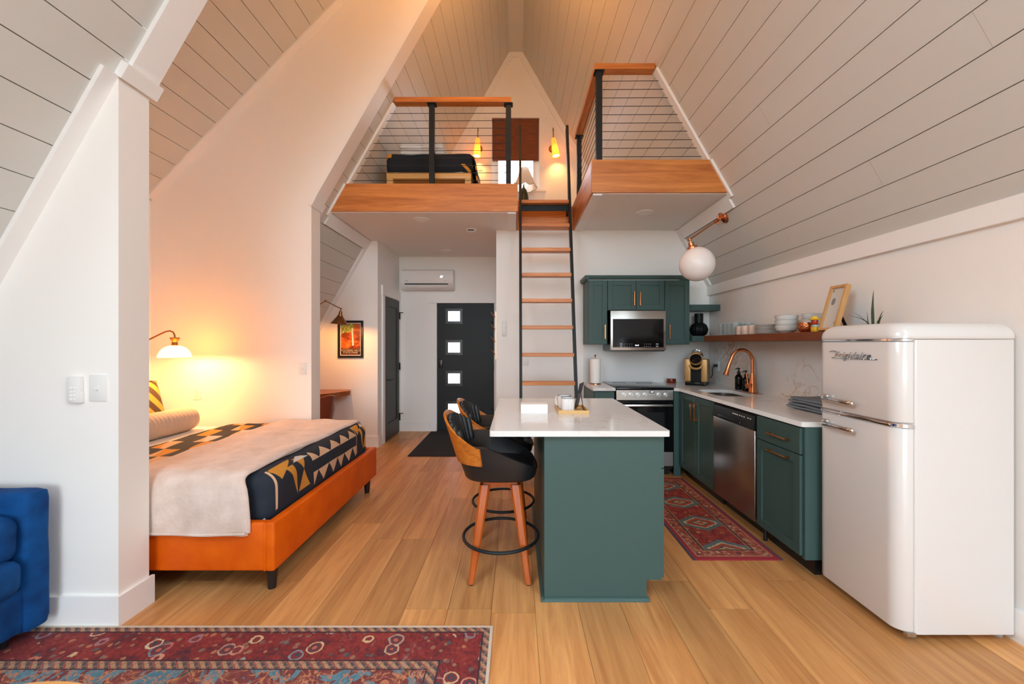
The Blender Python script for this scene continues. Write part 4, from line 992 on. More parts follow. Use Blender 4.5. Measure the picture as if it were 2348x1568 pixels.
for i, (x, y, a) in enumerate(((2.130, 3.845, -2.2), (2.130, 3.752, -0.9), (2.135, 3.650, -0.6))):
    t = thing('stoneware_cup', (x, y, ZS), 'pink stoneware cup %s' % ('beside the glass tumblers', 'between two other pink cups', 'beside the stack of plates')[i], 'cup', 'pink cups on the wooden shelf')
    MB().lathe([(0.0, 0.0), (0.034, 0.0), (0.037, 0.005), (0.037, 0.080), (0.0345, 0.080), (0.033, 0.010), (0.0, 0.008)], (x, y, ZS), 24).build('cup', 'ceramic_pink', t)
    MB().tube([(x + math.cos(a) * r, y + math.sin(a) * r, ZS + h) for r, h in ((0.034, 0.066), (0.052, 0.064), (0.056, 0.044), (0.050, 0.024), (0.034, 0.020))], 0.004, 8).build('handle', 'ceramic_pink', t)
for i in range(7):
    t = thing('dinner_plate', (2.185, 3.50, ZS + 0.0115 * i), 'grey plate, %s in the stack beside the pink cups' % ('lowest', 'second from bottom', 'third from bottom', 'fourth from bottom', 'third from top', 'second from top', 'topmost')[i], 'plate', 'stacked plates on the wooden shelf')
    MB().lathe([(0.0, 0.0), (0.080, 0.0), (0.104, 0.0025), (0.1095, 0.005), (0.110, 0.0095), (0.107, 0.0112), (0.080, 0.0055), (0.0, 0.004)], (2.185, 3.50, ZS + 0.0115 * i), 40).build('dish', 'ceramic_grey', t)
    MB().tube([(2.185 + 0.110 * math.cos(2 * PI * k / 40), 3.50 + 0.110 * math.sin(2 * PI * k / 40), ZS + 0.0115 * i + 0.0105) for k in range(40)], 0.0011, 5, closed=True).build('rim', 'ceramic_rim', t)
def bowl(x, y, z, r, h, label, group):
    t = thing('stoneware_bowl', (x, y, z), label, 'bowl', group)
    MB().lathe([(0.0, 0.0), (r * 0.5, 0.0), (r * 0.55, 0.004), (r * 0.88, h * 0.35), (r * 0.98, h * 0.75), (r, h), (r - 0.005, h), (r * 0.84, h * 0.38), (r * 0.5, 0.010), (0.0, 0.008)], (x, y, z), 36).build('dish', 'ceramic_grey', t)
    MB().tube([(x + (r - 0.002) * math.cos(2 * PI * k / 36), y + (r - 0.002) * math.sin(2 * PI * k / 36), z + h) for k in range(36)], 0.0018, 6, closed=True).build('rim', 'ceramic_rim', t)
for i, (dz, r, w) in enumerate(((0.0, 0.080, 'lowest'), (0.045, 0.083, 'middle'), (0.083, 0.083, 'topmost'))):
    bowl(2.165, 3.245, ZS + dz, r, 0.062 if i == 0 else 0.056, '%s grey bowl in the stack beside the plates' % w, 'stacked bowls beside the plates')
for i, (dz, w) in enumerate(((0.0, 'lowest'), (0.045, 'middle'), (0.085, 'topmost'))):
    bowl(2.243, 3.075, ZS + dz, 0.068, 0.056, '%s grey bowl in the stack behind the copper bowl' % w, 'stacked bowls behind the copper bowl')
MB().lathe([(0.0, 0.0), (0.030, 0.0), (0.042, 0.010), (0.052, 0.040), (0.0525, 0.070), (0.050, 0.070), (0.048, 0.040), (0.036, 0.012), (0.0, 0.006)], (2.125, 2.975, ZS), 32).build('copper_bowl', 'hammered_copper', None, 'small hammered copper bowl on the wooden shelf', 'bowl')
fg = thing('figurine', (2.115, 2.872, ZS), 'small figurine with yellow base, red head and yellow hat', 'figurine')
MB().box(2.10, 2.130, 2.852, 2.892, ZS, ZS + 0.034, 0.004, 2).build('body', 'figurine_yellow', fg)
MB().box(2.102, 2.128, 2.855, 2.889, ZS + 0.034, ZS + 0.050, 0.004, 2).build('collar', 'figurine_blue', fg)
MB().lathe([(0.0, 0.0), (0.016, 0.004), (0.022, 0.018), (0.020, 0.034), (0.0, 0.042)], (2.115, 2.872, ZS + 0.048), 18).build('head', 'figurine_red', fg)
MB().lathe([(0.0, 0.0), (0.034, 0.0), (0.036, 0.006), (0.022, 0.010), (0.018, 0.024), (0.0, 0.028)], (2.115, 2.872, ZS + 0.084), 18).build('hat', 'figurine_yellow', fg)
# leaning picture frame
pf = thing('picture_frame', (2.12, 2.765, ZS), 'leaning wooden frame with small botanical print', 'picture frame')
Mp = Matrix.Translation((2.112, 2.765, ZS + 0.009)) @ Matrix.Rotation(math.radians(16), 4, 'Y')
for q in ((-0.075, -0.057, 0.0, 0.32), (0.057, 0.075, 0.0, 0.32), (-0.057, 0.057, 0.0, 0.018), (-0.057, 0.057, 0.302, 0.32)):
    MB().box(0.0, 0.030, q[0], q[1], q[2], q[3], 0.001, 1, Mp).build('frame_rail', 'frame_wood', pf, smooth=0)
MB().box(0.014, 0.020, -0.058, 0.058, 0.017, 0.303, 0, 1, Mp).build('print', 'botanical_print', pf, smooth=0)
MB().hexa([Mp @ Vector(p) for p in ((0.030, -0.012, 0.17), (0.030, 0.012, 0.17), (0.034, 0.012, 0.17), (0.034, -0.012, 0.17))] + [Vector(p) for p in ((2.262, 2.752, ZS), (2.262, 2.778, ZS), (2.268, 2.778, ZS), (2.268, 2.752, ZS))]).build('stand_leg', 'black_plastic', pf, smooth=0)
# snake plant
sp = thing('snake_plant', (2.195, 2.49, ZS), 'snake plant in a white pot behind the refrigerator top', 'plant')
MB().lathe([(0.0, 0.0), (0.050, 0.0), (0.058, 0.030), (0.060, 0.034), (0.055, 0.034), (0.052, 0.026), (0.0, 0.026)], (2.195, 2.49, ZS), 24).build('pot', 'pot_white', sp)
MB().lathe([(0.056, 0.0), (0.0, 0.003)], (2.195, 2.49, ZS + 0.027), 20).build('potting_soil', 'soil', sp)
def leaf(dx, dy, h, lx, ly, w, rot):
    mb = MB(); vs = []; fs = []; n = 10
    for i in range(n + 1):
        t = i / n; ww = w * (0.45 + 0.75 * math.sin(min(1.0, t * 1.3 + 0.15) * PI * 0.62)) * (1 - t ** 3.5) + 0.0004
        c = Vector((2.195 + dx + lx * t * t, 2.49 + dy + ly * t * t, ZS + 0.024 + h * 1.15 * t)); a = rot + 0.5 * t
        u = Vector((math.cos(a), math.sin(a), 0)); nn = Vector((-u.y, u.x, 0))
        for s_, o in ((-1, 0.25), (0, -0.12), (1, 0.25), (0, 0.12)): vs.append(c + u * (s_ * ww) + nn * (o * ww))
    for i in range(n): fs += [(i * 4 + k, i * 4 + (k + 1) % 4, i * 4 + 4 + (k + 1) % 4, i * 4 + 4 + k) for k in range(4)]
    mb.add(vs, fs).build('leaf', 'snake_leaf', sp, smooth=60)
leaf(0.0, 0.0, 0.195, 0.0, 0.0, 0.015, 0.2); leaf(-0.012, 0.022, 0.078, -0.004, 0.006, 0.008, 0.5); leaf(0.012, -0.02, 0.080, 0.012, -0.022, 0.004, 1.2)
leaf(-0.01, 0.03, 0.082, -0.01, 0.10, 0.0045, 0.9); leaf(0.01, 0.035, 0.072, 0.0, 0.17, 0.005, 1.3); leaf(0.03, 0.0, 0.06, 0.03, 0.0, 0.010, 0.0)

# ---- faucet
fa = thing('faucet', (2.215, 3.80, 0.912), 'copper gooseneck faucet with pull-down spray head', 'faucet')
fx, fy = 2.215, 3.80
MB().soft(fx - 0.028, fx + 0.028, fy - 0.125, fy + 0.125, 0.9118, 0.918, 0.003, (4, 10, 2)).build('deck_plate', 'copper', fa)
MB().lathe([(0.034, 0.0), (0.033, 0.02), (0.029, 0.08), (0.021, 0.15), (0.016, 0.18), (0.0, 0.18)], (fx, fy, 0.918), 24).build('body', 'copper', fa)
pts = [(fx, fy, 1.05), (fx, fy, 1.20)] + [(fx - 0.098 + 0.098 * math.cos(a), fy, 1.215 + 0.098 * math.sin(a)) for a in [PI * k / 14 for k in range(13)]] + [(fx - 0.203, fy, 1.215), (fx - 0.215, fy, 1.185)]
MB().tube(pts, 0.0145, 14).build('gooseneck', 'copper', fa)
MB().tube([(fx - 0.214, fy, 1.19), (fx - 0.222, fy, 1.165), (fx - 0.228, fy, 1.145)], [0.0155, 0.0165, 0.0165], 14).tube([(fx - 0.228, fy, 1.146), (fx - 0.242, fy, 1.10), (fx - 0.250, fy, 1.076)], [0.0165, 0.021, 0.027], 14).build('spray_head', 'copper', fa)
MB().tube([(fx - 0.02, fy - 0.01, 0.985), (fx - 0.075, fy - 0.06, 0.985)], 0.017, 14).build('valve', 'copper', fa)
MB().lathe([(0.0, 0.0), (0.024, 0.0), (0.024, 0.014), (0.0, 0.014)], (fx - 0.07, fy - 0.055, 0.985), 18, Matrix.Rotation(math.radians(-48), 4, 'Z') @ Matrix.Rotation(PI / 2, 4, 'X')).build('valve_cap', 'copper', fa)
MB().tube([(fx - 0.08, fy - 0.065, 0.995), (fx - 0.085, fy - 0.06, 1.06), (fx - 0.088, fy - 0.055, 1.10)], [0.008, 0.006, 0.005], 10).build('lever', 'copper', fa)
for i, (x, y, r, h, lab) in enumerate(((2.236, 4.07, 0.033, 0.135, 'taller black soap bottle with a long pump spout'), (2.248, 3.965, 0.030, 0.115, 'shorter black soap bottle right behind the faucet'))):
    t = thing('soap_bottle', (x, y, 0.912), lab, 'bottle', 'soap bottles behind the faucet')
    MB().lathe([(0.0, 0.0), (r, 0.0), (r + 0.002, 0.005), (r + 0.002, h - 0.012), (r * 0.8, h + 0.006), (0.014, h + 0.018), (0.014, h + 0.03), (0.0, h + 0.03)], (x, y, 0.912), 24).build('bottle', 'black_gloss', t)
    MB().lathe([(0.017, 0.0), (0.017, 0.016), (0.008, 0.020), (0.006, 0.048), (0.0, 0.048)], (x, y, 0.912 + h + 0.028), 16).tube([(x + 0.008, y, 0.912 + h + 0.074), (x - 0.02, y - 0.01, 0.912 + h + 0.077), (x - 0.045, y - 0.018, 0.912 + h + 0.068)], [0.008, 0.006, 0.004], 8).build('pump', 'black_plastic', t)

# ---- coffee maker standing askew in the corner
cm = thing('coffee_maker', (2.03, 4.55, 0.912), 'gold and black pod coffee maker in the counter corner', 'coffee maker', rz=math.radians(-32))
L_ = dict(local=True)
MB().box(-0.115, 0.115, -0.02, 0.14, 0.0, 0.285, 0.012, 2).build('housing', 'black_plastic', cm, **L_)
for s_ in (-1, 1): MB().box(s_ * 0.085 - 0.034, s_ * 0.085 + 0.034, -0.085, 0.03, 0.035, 0.292, 0.012, 3).build('front_column', 'gold_plastic', cm, **L_)
MB().box(-0.052, 0.052, -0.05, 0.03, 0.03, 0.27, 0.004, 1).build('brew_bay', 'black_glaze', cm, **L_)
MB().box(-0.105, 0.105, -0.135, 0.02, 0.0, 0.036, 0.008, 2).build('drip_tray', 'black_gloss', cm, **L_)
Mh = Matrix.Translation((0, -0.02, 0.255)) @ Matrix.Rotation(math.radians(62), 4, 'X')
MB().lathe([(0.0, -0.05), (0.060, -0.05), (0.064, -0.02), (0.064, 0.07), (0.058, 0.085), (0.0, 0.088)], (0, 0, 0), 28, Mh).build('brew_head', 'black_gloss', cm, **L_)
MB().lathe([(0.0655, 0.045), (0.068, 0.048), (0.068, 0.078), (0.0655, 0.082), (0.06, 0.08)], (0, 0, 0), 28, Mh).build('head_ring', 'gold_plastic', cm, **L_)
MB().tube([(0.060 * math.cos(a), -0.082 - 0.012 * math.sin(a), 0.222 - 0.040 * math.sin(a)) for a in [PI * k / 12 for k in range(13)]], 0.014, 8).build('chin_band', 'gold_plastic', cm, **L_)
MB().box(-0.055, 0.055, -0.09, 0.06, 0.335, 0.355, 0.01, 2, Matrix.Rotation(math.radians(-8), 4, 'X')).build('head_cap', 'gold_plastic', cm, **L_)
MB().tube([(0.062 * math.cos(a) , 0.01 - 0.03 * math.sin(a), 0.315 + 0.075 * math.sin(a)) for a in [PI * k / 14 for k in range(15)]], 0.0055, 8).build('lift_handle', 'chrome', cm, **L_)
cb = MB().tube([(2.16, 4.56, 1.00), (2.20, 4.58, 0.985), (2.235, 4.61, 1.02), (2.245, 4.63, 1.09), (2.262, 4.64, 1.118), (2.296, 4.64, 1.12)], 0.0045, 8)
cb.box(2.262, 2.302, 4.622, 4.656, 1.104, 1.136, 0.005, 2).build('power_cord', 'black_plastic', None, 'black power cord plugged in beside the coffee maker', 'cord')
def plate(name, o, u, n, w, h, kind, label, cat='switch', group=None):
    """Wall plate at o; u = sideways direction, n = out of the wall."""
    o, u, n = Vector(o), Vector(u), Vector(n); up = Vector((0, 0, 1)); M = Matrix((u, up, n)).transposed().to_4x4(); M.translation = o
    t = thing(name, o, label, cat, group)
    MB().box(-w / 2, w / 2, -h / 2, h / 2, -0.001, 0.006, 0.002, 2, M).build('cover_plate', 'white_plastic', t)
    if kind == 'toggle':
        MB().box(-0.006, 0.006, -0.014, 0.014, 0.005, 0.008, 0.001, 1, M).build('toggle_slot', 'white_plastic', t)
        MB().box(-0.004, 0.004, -0.010, 0.002, 0.006, 0.018, 0.001, 1, M).build('toggle', 'white_plastic', t)
    elif kind == 'outlet':
        for dz in (-0.02, 0.02):
            s_ = MB().cyl(M @ Vector((0, dz, 0.004)), M @ Vector((0, dz, 0.0085)), 0.016, 0.016, 20).build('socket', 'white_plastic', t)
            MB().box(-0.0075, -0.0055, dz - 0.002, dz + 0.007, 0.008, 0.0092, 0, 1, M).box(0.0055, 0.0075, dz - 0.002, dz + 0.007, 0.008, 0.0092, 0, 1, M).box(-0.002, 0.002, dz - 0.011, dz - 0.007, 0.008, 0.0092, 0, 1, M).build('slots', 'black_plastic', s_, smooth=0)
    return t
plate('wall_outlet', (XR - 0.012, 4.64, 1.115), (0, -1, 0), (-1, 0, 0), 0.072, 0.118, 'outlet', 'white outlet on the backsplash beside the coffee maker', 'outlet')
# ---- other counter things
pt_ = thing('paper_towel_holder', (0.905, 4.63, 0.912), 'paper towel roll on a copper stand', 'paper towel')
MB().lathe([(0.0, 0.0), (0.068, 0.0), (0.068, 0.006), (0.012, 0.010), (0.0, 0.010)], (0.905, 4.63, 0.912), 28).build('stand_base', 'copper', pt_)
MB().cyl((0.905, 4.63, 0.920), (0.905, 4.63, 1.225), 0.006, 0.006, 10).lathe([(0.0, 0.0), (0.010, 0.003), (0.012, 0.012), (0.006, 0.022), (0.0, 0.024)], (0.905, 4.63, 1.222), 14).build('rod', 'copper', pt_)
MB().lathe([(0.020, 0.0), (0.058, 0.0), (0.060, 0.003), (0.060, 0.272), (0.058, 0.276), (0.020, 0.276), (0.020, 0.0)], (0.905, 4.63, 0.923), 32).build('paper_roll', 'paper_white', pt_)
MB().lathe([(0.0, 0.0), (0.050, 0.0), (0.054, 0.006), (0.054, 0.024), (0.051, 0.026), (0.051, 0.030), (0.054, 0.032), (0.054, 0.046), (0.050, 0.052), (0.0, 0.052)], (1.815, 4.74, 0.912), 28).build('lidded_jar', 'amber_lacquer', None, 'small dark red lidded jar on the counter', 'jar')
for i, (z, w) in enumerate(((0.916, 'lower'), (0.957, 'upper'))):
    t = thing('folded_towel', (2.08, 2.76, z), '%s grey towel of the folded pair on the worktop' % w, 'towel', 'folded grey towels')
    for q in range(2): MB().soft(1.965 + 0.006 * q + 0.008 * i, 2.22, 2.56, 2.955 - 0.008 * q - 0.01 * i, z + 0.018 * q, z + 0.0185 + 0.018 * q, 0.009, (10, 14, 4), 0.004, 9, seed=i * 3 + q).build('fold', 'towel_grey', t)

# ---- refrigerator
fx0, fx1, fy0, fy1 = 1.762, 2.300, 1.865, 2.378
fd = thing('refrigerator', (2.05, 2.12, 0), 'cream retro two-door refrigerator with chrome handles', 'refrigerator')
MB().vbox(1.833, fx1, fy0, fy1, 0.035, 1.392, 0.014, 3).build('cabinet_body', 'enamel', fd)
def fdoor(z0, z1):
    mb = MB(); out = []
    r = 0.062; n = 10
    plan = [(1.829, fy0 + 0.002)] + [(fx0 + r - r * math.sin(PI / 2 * k / n), fy0 + 0.002 + r - r * math.cos(PI / 2 * k / n)) for k in range(n + 1)] + [(fx0 + r - r * math.cos(PI / 2 * k / n), fy1 - 0.002 - r + r * math.sin(PI / 2 * k / n)) for k in range(n + 1)] + [(1.829, fy1 - 0.002)]
    m = len(plan)
    for z, g in ((z0, 0.008), (z0 + 0.004, 0.002), (z0 + 0.010, 0.0), (z1 - 0.010, 0.0), (z1 - 0.004, 0.002), (z1, 0.008)):
        out += [(x + g * (1 if x < 1.828 else 0), y + (g if y < 2.1 else -g) * 0.6, z) for x, y in plan]
    fs = [(i * m + k, i * m + (k + 1) % m, (i + 1) * m + (k + 1) % m, (i + 1) * m + k) for i in range(5) for k in range(m)] + [tuple(range(m)), tuple(range(6 * m - 1, 5 * m - 1, -1))]
    return mb.add(out, fs), plan
mb, plan = fdoor(1.002, 1.386); ud = mb.build('freezer_door', 'enamel', fd)
mb, _ = fdoor(0.040, 0.984); ld = mb.build('fridge_door', 'enamel', fd)
# top cap, crowned and rounded
cap = MB(); lv = []; r = 0.075; n = 8
def capring(g, z):
    x0, x1, y0, y1 = fx0 - 0.002 + g, fx1 + 0.002 - g * 0.8, fy0 - 0.002 + g, fy1 + 0.002 - g; rr = max(0.066 - g * 0.3, 0.03)
    out = []; n = 6
    for cx, cy, sx_, sy_, a0, r_ in ((x0, y0, 1, 1, 180, rr), (x1, y0, -1, 1, 270, 0.016), (x1, y1, -1, -1, 0, 0.016), (x0, y1, 1, -1, 90, rr)):
        out += [(cx + sx_ * r_ + r_ * math.cos(math.radians(a0 + 90 * k / n)), cy + sy_ * r_ + r_ * math.sin(math.radians(a0 + 90 * k / n)), z) for k in range(n + 1)]
    return out
for g, z in ((0.004, 1.394), (0.0, 1.398), (0.0, 1.412), (0.004, 1.432), (0.014, 1.450), (0.030, 1.464), (0.055, 1.4725), (0.10, 1.476), (0.17, 1.478)): lv.append(capring(g, z))
m = len(lv[0]); cap.add([p for l in lv for p in l], [(i * m + k, i * m + (k + 1) % m, (i + 1) * m + (k + 1) % m, (i + 1) * m + k) for i in range(len(lv) - 1) for k in range(m)] + [tuple(range(m - 1, -1, -1)), tuple(range((len(lv) - 1) * m, len(lv) * m))])
cap.build('top_cap', 'enamel', fd, smooth=50)
def strip(z, hw, o, name):
    mb = MB(); vs = []
    for x, y in plan:
        d = Vector((x - 1.829, 0, 0)); cen = Vector((1.83, 2.12, 0)); nn = (Vector((x, y, 0)) - cen); nn = Vector((min(nn.x, 0) * 3.2, nn.y, 0)).normalized()
        for dz, q in ((-hw, 0.0), (-hw * 0.6, o), (hw * 0.6, o), (hw, 0.0)): vs.append(Vector((x, y, z + dz)) + nn * (q + 0.001))
    m = len(plan); mb.add(vs, [(i * 4 + k, i * 4 + (k + 1) % 4, i * 4 + 4 + (k + 1) % 4, i * 4 + 4 + k) for i in range(m - 1) for k in range(4)] + [(0, 1, 2, 3), (4 * m - 1, 4 * m - 2, 4 * m - 3, 4 * m - 4)])
    return mb.build(name, 'chrome', fd, smooth=50)
strip(1.391, 0.0055, 0.004, 'chrome_strip'); strip(0.993, 0.0105, 0.006, 'chrome_strip')
for z, par in ((1.068, ud), (0.928, ld)):
    h = MB().soft(fx0 - 0.026, fx0 + 0.006, fy1 - 0.112, fy1 - 0.060, z - 0.021, z + 0.021, 0.012, (6, 6, 6)).build('door_handle', 'chrome', par, smooth=60)
    MB().tube([(fx0 - 0.020, fy1 - 0.095, z), (fx0 - 0.034, fy1 - 0.15, z - 0.001), (fx0 - 0.036, fy1 - 0.25, z - 0.003), (fx0 - 0.032, fy1 - 0.292, z - 0.003), (fx0 - 0.030, fy1 - 0.298, z - 0.003)], [0.013, 0.0115, 0.0105, 0.011, 0.005], 14).build('grip_bar', 'chrome', h, smooth=60)
Mt = Matrix.Translation((fx0 - 0.003, 2.128, 1.310)) @ Matrix(((0, 0, -1, 0), (-1, 0, 0, 0), (0, 1, 0, 0), (0, 0, 0, 1)))
nm = MB().text('Frigidaire', 0.052, Mt, 0.003, 0.45, space=1.15)
nm.tube([Mt @ Vector(p) for p in ((-0.145, 0.018, 0), (-0.125, 0.024, 0), (-0.10, 0.020, 0))], 0.0024, 6).tube([Mt @ Vector(p) for p in ((-0.13, -0.014, 0), (0.0, -0.0165, 0), (0.155, -0.014, 0))], 0.0022, 6)
nm.build('script_badge', 'chrome', ud, smooth=30)
for x in (1.86, 2.27):
    for y in (fy0 + 0.05, fy1 - 0.05): MB().cyl((x, y, 0.0), (x, y, 0.04), 0.020, 0.020, 14).build('foot', 'grey_plastic', fd)
MB().box(1.80, 1.84, fy0 - 0.001, fy0 + 0.02, 0.026, 0.042).build('lower_hinge', 'brushed_silver', fd, smooth=0)

# ---- globe sconce on the kitchen slope
cn = rp(1, 0, 0); sl0 = sx(2.008)
base = rp(1, sl0, 3.92, 0.0); nrm = Vector((-M60 / LR, 0, -1 / LR))
gs = thing('globe_sconce', base, 'copper wall sconce with white opal globe on the slope', 'wall lamp')
Mz = nrm.to_track_quat('Z', 'Y').to_matrix().to_4x4(); Mz.translation = (0, 0, 0)
MB().lathe([(0.066, -0.004), (0.066, 0.006), (0.060, 0.012), (0.056, 0.014), (0.054, 0.022), (0.036, 0.030), (0.014, 0.036), (0.010, 0.060), (0.0, 0.060)], base, 32, Mz).build('canopy', 'copper', gs)
hub = base + nrm * 0.062; elb = Vector((1.585, 3.70, 2.322))
MB().tube([hub + Vector((0, 0, 0.04)), hub - Vector((0, 0, 0.04))], 0.007, 10).tube([hub, hub + (elb - hub) * 0.12], 0.013, 12).tube([hub, elb], 0.0075, 12).lathe([(0.0, -0.016), (0.014, -0.008), (0.016, 0.0), (0.014, 0.008), (0.0, 0.016)], elb, 14).build('arm', 'copper', gs)
gc = pt(1598, 605.5, 3.70); ax = (gc - elb).normalized(); Ma = ax.to_track_quat('Z', 'Y').to_matrix().to_4x4()
MB().lathe([(0.0, 0.0), (0.009, 0.0), (0.009, 0.028), (0.024, 0.032), (0.026, 0.060), (0.034, 0.064), (0.046, 0.070), (0.048, 0.096), (0.042, 0.098), (0.0, 0.098)], elb, 24, Ma).build('socket_cup', 'copper', gs)
MB().lathe([(max(0.0, 0.155 * math.sin(PI * k / 24)), -0.155 * math.cos(PI * k / 24)) for k in range(25)], gc, 40).build('globe', 'opal_glass', gs, smooth=60)
# ================================================================ BED, SEATING, RUGS
bd = thing('platform_bed', (-2.36, 3.01, 0), 'orange leather platform bed with black tapered legs', 'bed')
bx0, bx1, by0, by1 = -3.43, -1.312, 2.203, 3.822
MB().box(bx0, bx1 - 0.012, by0, by0 + 0.05, 0.136, 0.40, 0.012, 3).build('side_rail', 'orange_leather', bd)
MB().box(bx0, bx1 - 0.012, by1 - 0.05, by1, 0.136, 0.40, 0.012, 3).build('side_rail', 'orange_leather', bd)
MB().box(bx1 - 0.052, bx1, by0 - 0.002, by1 + 0.002, 0.134, 0.402, 0.013, 3).build('foot_rail', 'orange_leather', bd)
MB().box(bx0 - 0.02, bx0 + 0.01, by0, by1, 0.136, 0.60, 0.012, 3).build('head_rail', 'orange_leather', bd)
MB().box(bx1 - 0.058, bx1 - 0.048, by0 - 0.004, by0 + 0.01, 0.138, 0.40, 0.002, 1).build('corner_seam', 'orange_leather', bd)
MB().box(bx0 + 0.01, bx1 - 0.05, by0 + 0.05, by1 - 0.05, 0.22, 0.27).build('slat_deck', 'subfloor', bd, smooth=0)
for x, y in ((-1.373, 2.285), (-1.373, 3.740), (-3.36, 2.285), (-3.36, 3.740)):
    MB().cyl((x, y, 0.0), (x, y, 0.15), 0.021, 0.034, 20).build('leg', 'black_plastic', bd)
MB().soft(-3.41, -1.395, 2.262, 3.762, 0.27, 0.625, 0.06, (18, 14, 6)).build('mattress', 'sheet_white', bd, smooth=60)
# quilt laid over mattress, open underneath, tucked behind the rails
q = MB().soft(-2.66, -1.366, 2.256, 3.768, 0.33, 0.648, 0.095, (60, 70, 16), 0.010, 5.0, seed=2)
q.build('patchwork_quilt', 'quilt_patchwork', None, 'navy patchwork quilt with mustard and cream pieces on the big bed', 'quilt', smooth=70, origin=(-2.2, 3.0, 0.40))
# throw blanket: a folded strip lying across the bed and hanging over the near rail
def blanket(xa, xb, zend, thick, seed, lift=0.0):
    path = []; R = 0.085; zt = 0.662 + lift; yn = 2.186 - lift * 0.8
    L = [(yn, zend), (yn, zt - R - 0.05)] 
    zz = zend
    while zz < zt - R: path.append((yn + 0.004 * math.sin(zz * 9), zz)); zz += 0.03
    for k in range(9):
        a = PI / 2 * k / 8; path.append((yn + R - R * math.cos(a), zt - R + R * math.sin(a)))
    yy = yn + R + 0.04
    while yy < 3.72: path.append((yy, zt)); yy += 0.045
    for k in range(7):
        a = PI / 2 * k / 6; path.append((3.725 + 0.06 * math.sin(a), zt - 0.06 + 0.06 * math.cos(a)))
    path.append((3.79, 0.50))
    n = len(path); m = 34; top = []; 
    for i, (y, z) in enumerate(path):
        t = i / (n - 1)
        a_, b_ = path[max(i - 1, 0)], path[min(i + 1, n - 1)]; d = Vector((b_[0] - a_[0], b_[1] - a_[1])).normalized(); nn = Vector((-d.y, d.x))
        for j in range(m + 1):
            s = j / m; sk = xa(t); ek = xb(t); x = sk + (ek - sk) * s
            p = Vector((x * 5 + seed, y * 3.0, z * 3.0))
            w = mnoise.noise(p) * 0.012 + 0.006 * math.sin(x * 22 + y * 5 + seed) * (1.0 if z < zt - 0.05 else 0.5)
            w = max(w, -0.004)
            e_ = min(s, 1 - s); rnd = -0.010 * max(0, 1 - e_ / 0.03) ** 2
            o = w + rnd
            top.append(Vector((x + 0.006 * mnoise.noise(Vector((y * 6, seed, z * 6))), y + nn.x * o, z + nn.y * o)))
    mb = MB(); vs = top[:]; fs = []
    cnt = len(top)
    for i, (y, z) in enumerate(path):
        a_, b_ = path[max(i - 1, 0)], path[min(i + 1, n - 1)]; d = Vector((b_[0] - a_[0], b_[1] - a_[1])).normalized(); nn = Vector((-d.y, d.x))
        for j in range(m + 1): vs.append(top[i * (m + 1) + j] - Vector((0, nn.x, nn.y)) * thick)
    w = m + 1
    for i in range(n - 1):
        for j in range(m):
            fs.append((i * w + j, i * w + j + 1, (i + 1) * w + j + 1, (i + 1) * w + j)); fs.append((cnt + i * w + j, cnt + (i + 1) * w + j, cnt + (i + 1) * w + j + 1, cnt + i * w + j + 1))
        for j in (0, m): fs.append((i * w + j, (i + 1) * w + j, cnt + (i + 1) * w + j, cnt + i * w + j))
    for j in range(m):
        fs.append((j, j + 1, cnt + j + 1, cnt + j)); k0 = (n - 1) * w; fs.append((k0 + j, k0 + j + 1, cnt + k0 + j + 1, cnt + k0 + j))
    return mb.add(vs, fs)
th = thing('throw_blanket', (-1.8, 2.9, 0.33), 'cream fleece throw folded across the foot of the bed', 'blanket')
xb = lambda t: -1.440 - 0.02 * math.sin(t * PI) + 0.04 * max(0, 0.28 - t) * 0.3 - 0.03 * max(0, min(1, (t - 0.12) / 0.1)) * max(0, 1 - (t - 0.2) / 0.5)
xa = lambda t: -2.17 + 0.20 * max(0, 0.35 - t)
blanket(lambda t: xa(t) + 0.03, lambda t: xb(t) - 0.012, 0.336, 0.008, 4.0).build('lower_fold', 'fleece', th, smooth=70)
blanket(xa, xb, 0.352, 0.010, 9.0, 0.012).build('upper_fold', 'fleece', th, smooth=70)
MB().tube([(-2.13 + 0.0172 * k * 2.34, 2.170 + 0.002 * math.sin(k), 0.353 + 0.004 * math.sin(k * 0.4)) for k in range(18)], 0.0085, 8).build('hem', 'fleece', th, smooth=70)
# bolster
bl = thing('bolster_pillow', (-2.825, 2.95, 0.625), 'beige ribbed bolster pillow on the bed', 'pillow')
mb = MB(); prof = []; n = 110
for i in range(n + 1):
    y = 2.32 + (3.545 - 2.32) * i / n; e_ = min(i, n - i) / n
    r = 0.100 * min(1.0, (1 - (1 - min(e_ / 0.06, 1)) ** 2.2)) ** 0.5 * 1.0 + 0.0042 * math.sin(y * 2 * PI / 0.036)
    prof.append((max(r, 0.001), y))
Mb = Matrix.Rotation(-PI / 2, 4, 'X')
mb.lathe([(r, y - 2.95) for r, y in prof], (-2.825, 2.95, 0.729), 26, Mb).build('cover', 'ribbed_cotton', bl, smooth=80)
MB().lathe([(0.0, 0.0), (0.014, 0.002), (0.010, 0.006), (0.0, 0.007)], (-2.825, 3.545, 0.729), 14, Mb).build('end_button', 'ribbed_cotton', bl)
